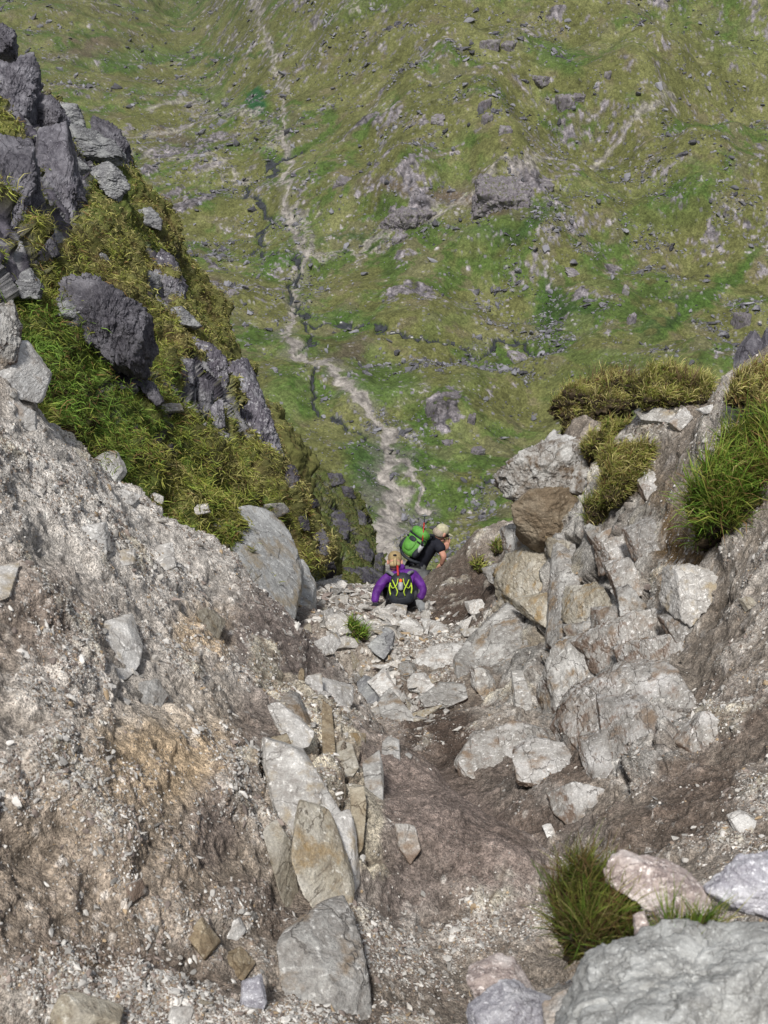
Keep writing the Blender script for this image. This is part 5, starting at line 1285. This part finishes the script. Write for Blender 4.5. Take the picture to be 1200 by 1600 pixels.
def hand(w, tip, spread, curl, s_=1.0):
    """palm and five unequal bent fingers from wrist w toward tip"""
    w, tip = np.array(w), np.array(tip); ax = tip - w; L_ = np.linalg.norm(ax); ax /= L_; sp_ = np.array(spread) / np.linalg.norm(spread); nn = np.cross(ax, sp_); dn = np.array(curl) / np.linalg.norm(curl)
    out = [sup(w + ax * .045 * s_, (ax, sp_, nn), (.055 * s_, .042 * s_, .018 * s_), .8, 3)]
    for i, (o_, l_) in enumerate([(-.030, .062), (-.010, .078), (.011, .083), (.031, .073)]):
        b = w + ax * .088 * s_ + sp_ * o_ * s_
        out.append(tube([b - ax * .02, b + ax * l_ * .4 * s_ + sp_ * o_ * .1, b + ax * l_ * .72 * s_ + dn * .018, b + ax * l_ * .9 * s_ + dn * .04], [.010, .0095, .0085, .007], 8))
    b = w + ax * .03 * s_ - sp_ * .035 * s_
    out.append(tube([b, b - sp_ * .03 + ax * .02, b - sp_ * .042 + ax * .05 + dn * .01], [.012, .011, .009], 8))
    return join(out)

# ---- woman seated, purple jacket
dW = surf(628, 950) - .12; q = Pj(dW)
wo_ = empty('person', q(627, 948)); tag(wo_, 'person in purple jacket and beige cap sitting on the stones with back turned', 'person')
hipL, hipR = q(616, 939, .02), q(639, 939, .02)
fwd_w = np.array([0, 1.0, 0])
kL, kR = hipL + np.array([-.10, .42, .0]), hipR + np.array([.08, .42, .0])
aL, aR = kL + np.array([-.02, .22, -.40]), kR + np.array([.02, .22, -.40])
J = [(q(627, 938), .125), (q(626, 924, -.01), .115), (q(626, 906, -.02), .125), (q(622, 892, -.02), .055), (q(619, 882, -.03), .06),
     (q(608, 900, -.02), .055), (q(588, 922, -.05), .042), (q(586, 944, -.06), .028), (q(646, 901, -.02), .055), (q(660, 919, -.05), .042), (q(654, 938, -.06), .028),
     (hipL, .095), (kL, .065), (aL, .042), (aL + np.array([0, .16, -.03]), .035), (hipR, .095), (kR, .065), (aR, .042), (aR + np.array([0, .16, -.03]), .035)]
E = [(0,1),(1,2),(2,3),(3,4),(2,5),(5,6),(6,7),(2,8),(8,9),(9,10),(0,11),(11,12),(12,13),(13,14),(0,15),(15,16),(16,17),(17,18)]
hd = q(617, 877, -.03); hx = RT; hy = UP * .94 + FWD * .34; hy /= np.linalg.norm(hy); hz = np.cross(hx, hy)
headW = [sup(hd, (hx, hy, hz), (.066, .098, .084), .95, 4), sup(hd - hz * .095 - hy * .02, (hx, hy, hz), (.013, .022, .018), .9, 3),
         sup(hd + hx * .076 - hy * .01, (hx, hy, hz), (.012, .028, .018), .9, 3), sup(hd - hx * .076 - hy * .01, (hx, hy, hz), (.012, .028, .018), .9, 3),
         sup(hd - hz * .086 - hy * .055, (hx, hy, hz), (.026, .007, .010), .9, 3), sup(hd - hz * .082 + hy * .01 + hx * .03, (hx, hy, hz), (.014, .008, .008), .9, 3), sup(hd - hz * .082 + hy * .01 - hx * .03, (hx, hy, hz), (.014, .008, .008), .9, 3)]
hands = [hand(q(586, 944, -.06), q(585, 957, -.08), RT, -UP), hand(q(654, 938, -.06), q(662, 956, -.08), -RT, -UP, 1.15)]
def pickW(p_):
    if np.linalg.norm(p_ - hd) < .14: return 0
    dpt = (p_ - np.array(wo_.location)) @ fwd_w
    return 1
bodyW = skin('body', J, E, [M_skin, M_trous], pickW, wo_, extra=join(headW))
gl = part('glove', hands[0], M_blackg, wo_, 'black glove on the left hand'); gl2 = part('glove', hands[1], M_glove, wo_, 'grey glove on the right hand')
Jj = [(q(627, 930), .150), (q(626, 918, -.01), .145), (q(625, 903, -.02), .150), (q(622, 891, -.03), .080),
      (q(607, 899, -.02), .068), (q(597, 910, -.04), .060), (q(588, 925, -.05), .051), (q(585, 943, -.06), .042), (q(647, 900, -.02), .068), (q(656, 911, -.04), .060), (q(662, 922, -.05), .051), (q(655, 937, -.06), .042)]
skin('jacket', Jj, [(0,1),(1,2),(2,3),(2,4),(4,5),(5,6),(6,7),(2,8),(8,9),(9,10),(10,11)], [M_jacket], None, wo_, extra=join([sup(q(621, 887, .0), (hx, hy, hz), (.085, .050, .075), .9, 4)]))
part('waistband', sup(q(628, 942, -.03), (RT, UP, FWD), (.155, .060, .14), .8, 4), M_blackg, wo_)
cap = part('cap', join([sup(hd + hy * .035 + hz * .004, (hx, hy, hz), (.076, .078, .090), .95, 4), sup(hd - hz * .13 + hy * .02, (hx, hy, hz), (.07, .010, .06), .9, 3)]), M_cap, wo_)
part('cap_strap', sup(hd + hz * .088 + hy * .038, (hx, hy, hz), (.020, .013, .022), .8, 3), M_blackg, wo_)
part('hair', join([sup(hd + hz * .055 - hy * .05, (hx, hy, hz), (.060, .035, .045), .9, 4), tube(smoothline([hd + hz * .10 - hy * .0, hd + hz * .12 - hy * .05, hd + hz * .115 - hy * .09], 8), [.018, .022, .021, .02, .018, .015, .012, .006])]), M_hair, wo_)
for s_, a_, b_ in ((-1, aL, 1), (1, aR, 1)):
    part('boot', join([sup(a_ + np.array([0, .07, -.05]), (RT, np.array([0, 1, 0]), np.array([0, 0, 1])), (.05, .14, .055), .7, 3), tube([a_ + np.array([0, 0, -.04]), a_ + np.array([0, 0, .08])], .055)]), M_blackg, wo_)
pk = empty('backpack', q(627, 920, -.20)); tag(pk, 'black backpack with lime yellow straps on the back of the seated person', 'backpack')
A3 = (RT, UP, -FWD)
part('pack_body', join([sup(q(627, 917, -.20), A3, (.120, .155, .085), .75, 4), sup(q(627, 933, -.22), A3, (.135, .085, .095), .8, 4)]), M_pack, pk)
part('pocket', sup(q(626, 922, -.28), A3, (.075, .105, .045), .75, 4), M_pack, pk)
for s_ in (-1, 1):
    part('webbing', tube(smoothline([q(626 + s_ * 13, 906, -.28), q(626 + s_ * 9, 915, -.33), q(626 + s_ * 5, 924, -.35), q(626 + s_ * 7, 931, -.33)], 12), .0065, 6), M_lime, pk)
    part('webbing', tube(smoothline([q(626 + s_ * 4, 904, -.29), q(626 + s_ * 6, 913, -.33), q(626 + s_ * 12, 919, -.31), q(626 + s_ * 16, 914, -.26)], 12), .0055, 6), M_lime, pk)
    part('side_trim', tube(smoothline([q(626 + s_ * 16, 911, -.25), q(626 + s_ * 17.5, 920, -.27), q(626 + s_ * 15.5, 930, -.27)], 12), .0085, 6), M_lime, pk)
    part('shoulder_strap', tube(smoothline([q(626 + s_ * 9, 901, -.18), q(625 + s_ * 15, 895, -.15), q(625 + s_ * 20, 894, -.06), q(625 + s_ * 21, 898, .08)], 12), .019, 8), M_strap, pk)
part('bottle', join([tube([q(626, 921, -.36), q(626, 911, -.35)], [.026, .026], 12), tube([q(626, 911, -.35), q(626, 909, -.35)], [.026, .012], 12)]), M_silver, pk)
part('bottle_cap', tube([q(626, 909.5, -.35), q(626, 905.5, -.345)], .017, 12), M_orange, pk)
part('pole_handle', tube([q(622, 899, -.27), q(621, 884, -.20)], [.012, .013], 8), M_red, pk)
part('loose_strap', tube(smoothline([q(608, 918, -.15), q(606, 930, -.14), q(604, 942, -.13)], 8), .012, 6), M_blackg, pk)

# ---- man below, navy shirt, reaching for the bank
dM = 16.35; q = Pj(dM)
mo = empty('person', q(648, 905)); tag(mo, 'person in navy T-shirt and cream cap bending toward the earth bank', 'person')
pel = q(645, 893); gx = near_at(pel[0], pel[1])[0][2]
fL = q(640, 950, .05); fR = q(657, 955, -.05)
for f_ in (fL, fR): f_[2] = max(f_[2], near_at(f_[0], f_[1])[0][2] + .06)
J = [(q(645, 893), .125), (q(651, 878), .115), (q(662, 861), .135), (q(678, 845), .060), (q(684, 838), .06),
     (q(682, 850, -.12), .056), (q(694, 869, -.16), .043), (q(690, 882, -.05), .031),
     (q(672, 846, .14), .056), (q(690, 862, .22), .043), (q(696, 857, .10), .031),
     (q(637, 900, .02), .10), (q(634, 924, -.10), .072), (fL, .045), (fL + np.array([.02, .15, -.02]), .038), (q(656, 900, -.02), .10), (q(658, 926, -.14), .072), (fR, .045), (fR + np.array([.02, .15, -.02]), .038)]
hm = q(689, 832, -.02); my = UP * .75 + RT * .45 - FWD * .1; my /= np.linalg.norm(my); mz = FWD * .45 - RT * -.2 + RT * .55; mz = mz - my * (mz @ my); mz /= np.linalg.norm(mz); mx_ = np.cross(my, mz)   # mz = where the face points
headM = [sup(hm, (mx_, my, mz), (.070, .102, .088), .95, 4), sup(hm + mz * .10 - my * .02, (mx_, my, mz), (.014, .024, .020), .9, 3), sup(hm + mz * .06 - my * .075, (mx_, my, mz), (.045, .035, .04), .9, 3),
         sup(hm + mx_ * .080, (mx_, my, mz), (.012, .030, .018), .9, 3), sup(hm - mx_ * .080, (mx_, my, mz), (.012, .030, .018), .9, 3), sup(hm + mz * .09 - my * .06, (mx_, my, mz), (.026, .006, .010), .9, 3)]
hm_hands = [hand(q(690, 881, -.05), q(684, 892, .02), -RT, FWD), hand(q(696, 858, .10), q(698, 847, .06), RT, FWD)]
def pickM(p_):
    if np.linalg.norm(p_ - hm) < .2: return 0
    u_, v_, _d = to_px(p_[None]); 
    if u_[0] > 680: return 0
    return 1 if v_[0] > 884 else 2
skin('body', J, E, [M_skin, M_trous, M_navy], pickM, mo, extra=join(headM + hm_hands))
skin('shirt', [(q(651, 878), .150), (q(655, 871), .148), (q(664, 860), .172), (q(677, 847), .090), (q(680, 848, -.08), .092), (q(687, 855, -.14), .084), (q(692, 863, -.165), .068), (q(673, 846, .13), .085), (q(682, 855, .18), .070)], [(0,1),(1,2),(2,3),(2,4),(4,5),(5,6),(2,7),(7,8)], [M_navy], None, mo)
skin('trousers', [(q(645, 884), .152), (q(636, 897, .02), .128), (q(634, 924, -.10), .092), (fL + np.array([0, 0, .08]), .07), (q(655, 898, -.02), .128), (q(658, 926, -.14), .092), (fR + np.array([0, 0, .08]), .07)], [(0,1),(1,2),(2,3),(0,4),(4,5),(5,6)], [M_trous], None, mo)
part('cap', join([sup(hm + my * .040, (mx_, my, mz), (.076, .078, .092), .95, 4), sup(hm + mz * .13 + my * .03, (mx_, my, mz), (.07, .010, .06), .9, 3)]), M_cream, mo)
part('hair', sup(hm - mz * .028 - my * .015, (mx_, my, mz), (.082, .062, .082), .9, 4), M_hairg, mo)
part('sunglasses', join([tube([hm + mx_ * .082 + mz * .01 + my * .012, hm + mx_ * .075 + mz * .085 + my * .005], .006, 6), tube([hm - mx_ * .082 + mz * .01 + my * .012, hm - mx_ * .075 + mz * .085 + my * .005], .006, 6), sup(hm + mz * .095 + my * .004 + mx_ * .033, (mx_, my, mz), (.030, .018, .010), .8, 3), sup(hm + mz * .095 + my * .004 - mx_ * .033, (mx_, my, mz), (.030, .018, .010), .8, 3)]), M_blackg, mo)
for f_ in (fL, fR):
    part('boot', join([sup(f_ + np.array([.01, .07, -.03]), (RT, np.array([0, 1, 0]), np.array([0, 0, 1])), (.052, .145, .06), .7, 3), tube([f_ + np.array([0, 0, -.03]), f_ + np.array([0, 0, .1])], .06)]), M_blackg, mo)
pm_ = empty('backpack', q(652, 848, -.2)); tag(pm_, 'bright green backpack on the back of the bending person', 'backpack')
ty = np.array(q(676, 846)) - np.array(q(648, 884)); ty /= np.linalg.norm(ty); tz = -FWD - RT * .55 + UP * .3; tz = tz - ty * (tz @ ty); tz /= np.linalg.norm(tz); tx_ = np.cross(ty, tz)
cb = np.array(q(648, 848, -.23))
def bp(x, y, z): return cb + (tx_ * x + ty * y + tz * z) * .86
part('pack_body', sup(bp(0, 0, 0), (tx_, ty, tz), (0.129, 0.1849, 0.086), .75, 4), M_greenp, pm_)
part('lid', sup(bp(0, .165, .015), (tx_, ty, tz), (0.1247, 0.0645, 0.0946), .75, 4), M_greenp, pm_)
part('lid_seam', join([tube(smoothline([bp(-.15, .105, .03), bp(-.08, .10, .105), bp(.08, .10, .105), bp(.15, .105, .03)], 12), .010, 6)]), M_pack, pm_)
part('front_pocket', sup(bp(0, -.04, .085), (tx_, ty, tz), (0.0731, 0.0946, 0.0387), .75, 4), M_greenp, pm_)
part('mesh_panel', sup(bp(.0, .03, .115), (tx_, ty, tz), (0.0516, 0.0344, 0.0189), .75, 3), M_pack, pm_)
for s_ in (-1, 1):
    part('side_pocket', sup(bp(s_ * .135, -.09, .01), (tx_, ty, tz), (0.0387, 0.086, 0.0516), .75, 4), M_pack, pm_)
    part('compression_strap', tube(smoothline([bp(s_ * .15, .02, -.05), bp(s_ * .155, .03, .04), bp(s_ * .09, .04, .12)], 10), .009, 6), M_pack, pm_)
    part('shoulder_strap', tube(smoothline([bp(s_ * .08, .20, -.05), bp(s_ * .10, .24, -.14), bp(s_ * .11, .18, -.26)], 10), .022, 8), M_pack, pm_)
part('water_bottle', join([tube([bp(.150, -.08, .03), bp(.150, .03, .04)], [.030, .030], 12), tube([bp(.150, .03, .04), bp(.150, .06, .045)], [.02, .016], 10)]), M_silver, pm_)
part('hip_belt', tube(smoothline([bp(-.14, -.18, -.02), bp(-.05, -.24, .0), bp(.10, -.24, -.02), bp(.20, -.20, -.12)], 10), .020, 8), M_pack, pm_)
pb, pt = q(660, 846, -.36), q(664, 803, -.30)
tp = empty('trekking_pole', pb); tag(tp, 'red trekking pole strapped upright to the green backpack', 'trekking pole')
md = lambda t: pb + (pt - pb) * t
part('shaft', tube([md(0), md(.68)], .0085, 8), M_red, tp)
part('lower_shaft', tube([md(.68), md(.92)], .0075, 8), M_pack, tp)
part('basket', join([sup(md(.93), (RT, FWD, UP), (.036, .036, .012), 1, 3), tube([md(.93), md(1.03)], [.010, .004], 8)]), M_strap, tp)
part('grip', tube([md(-.14), md(0)], [.016, .014], 8), M_blackg, tp)

# ================================================================== CAMERA, LIGHT
cd = bpy.data.cameras.new('camera'); cam = bpy.data.objects.new('camera', cd); col.objects.link(cam)
cd.sensor_fit = 'VERTICAL'; cd.sensor_height = 24.0; cd.sensor_width = 18.0
cd.lens = FPX / 1600 * 24.0
cam.location = (0, 0, 0); cam.rotation_euler = (math.pi / 2 - PITCH, 0, 0)
cd.clip_start = .05; cd.clip_end = 12000
cd.dof.use_dof = True; cd.dof.focus_distance = 14.0; cd.dof.aperture_fstop = 8.0
scene.camera = cam
w = bpy.data.worlds.new('World'); scene.world = w; w.use_nodes = True
nt = w.node_tree; N = nt.nodes; L = nt.links; N.clear()
out = N.new('ShaderNodeOutputWorld'); bg = N.new('ShaderNodeBackground'); sky = N.new('ShaderNodeTexSky')
SUN_EL, SUN_AZ = 58.0, 192.0    # azimuth clockwise from +Y: light comes from behind the camera, over the left shoulder
sky.sky_type = 'NISHITA'; sky.sun_disc = False; sky.sun_elevation = R(SUN_EL); sky.sun_rotation = R(SUN_AZ)
sky.air_density = 1.0; sky.dust_density = 3.0; sky.ozone_density = 1.0
hs = N.new('ShaderNodeHueSaturation'); hs.inputs['Saturation'].default_value = .45
L.new(sky.outputs['Color'], hs.inputs['Color']); L.new(hs.outputs['Color'], bg.inputs['Color'])
bg.inputs['Strength'].default_value = .105
L.new(bg.outputs['Background'], out.inputs['Surface'])
sd_ = bpy.data.lights.new('sun', 'SUN'); sd_.energy = 3.9; sd_.angle = R(6); sd_.color = (1, .96, .9)
so = bpy.data.objects.new('sun', sd_); col.objects.link(so)
az, el = R(SUN_AZ), R(SUN_EL)
dirv = Vector((math.sin(az) * math.cos(el), math.cos(az) * math.cos(el), math.sin(el)))
so.rotation_euler = dirv.to_track_quat('Z', 'Y').to_euler()
so.location = (0, 0, 30)
scene.view_settings.view_transform = 'Standard'; scene.view_settings.look = 'None'; scene.view_settings.exposure = 0
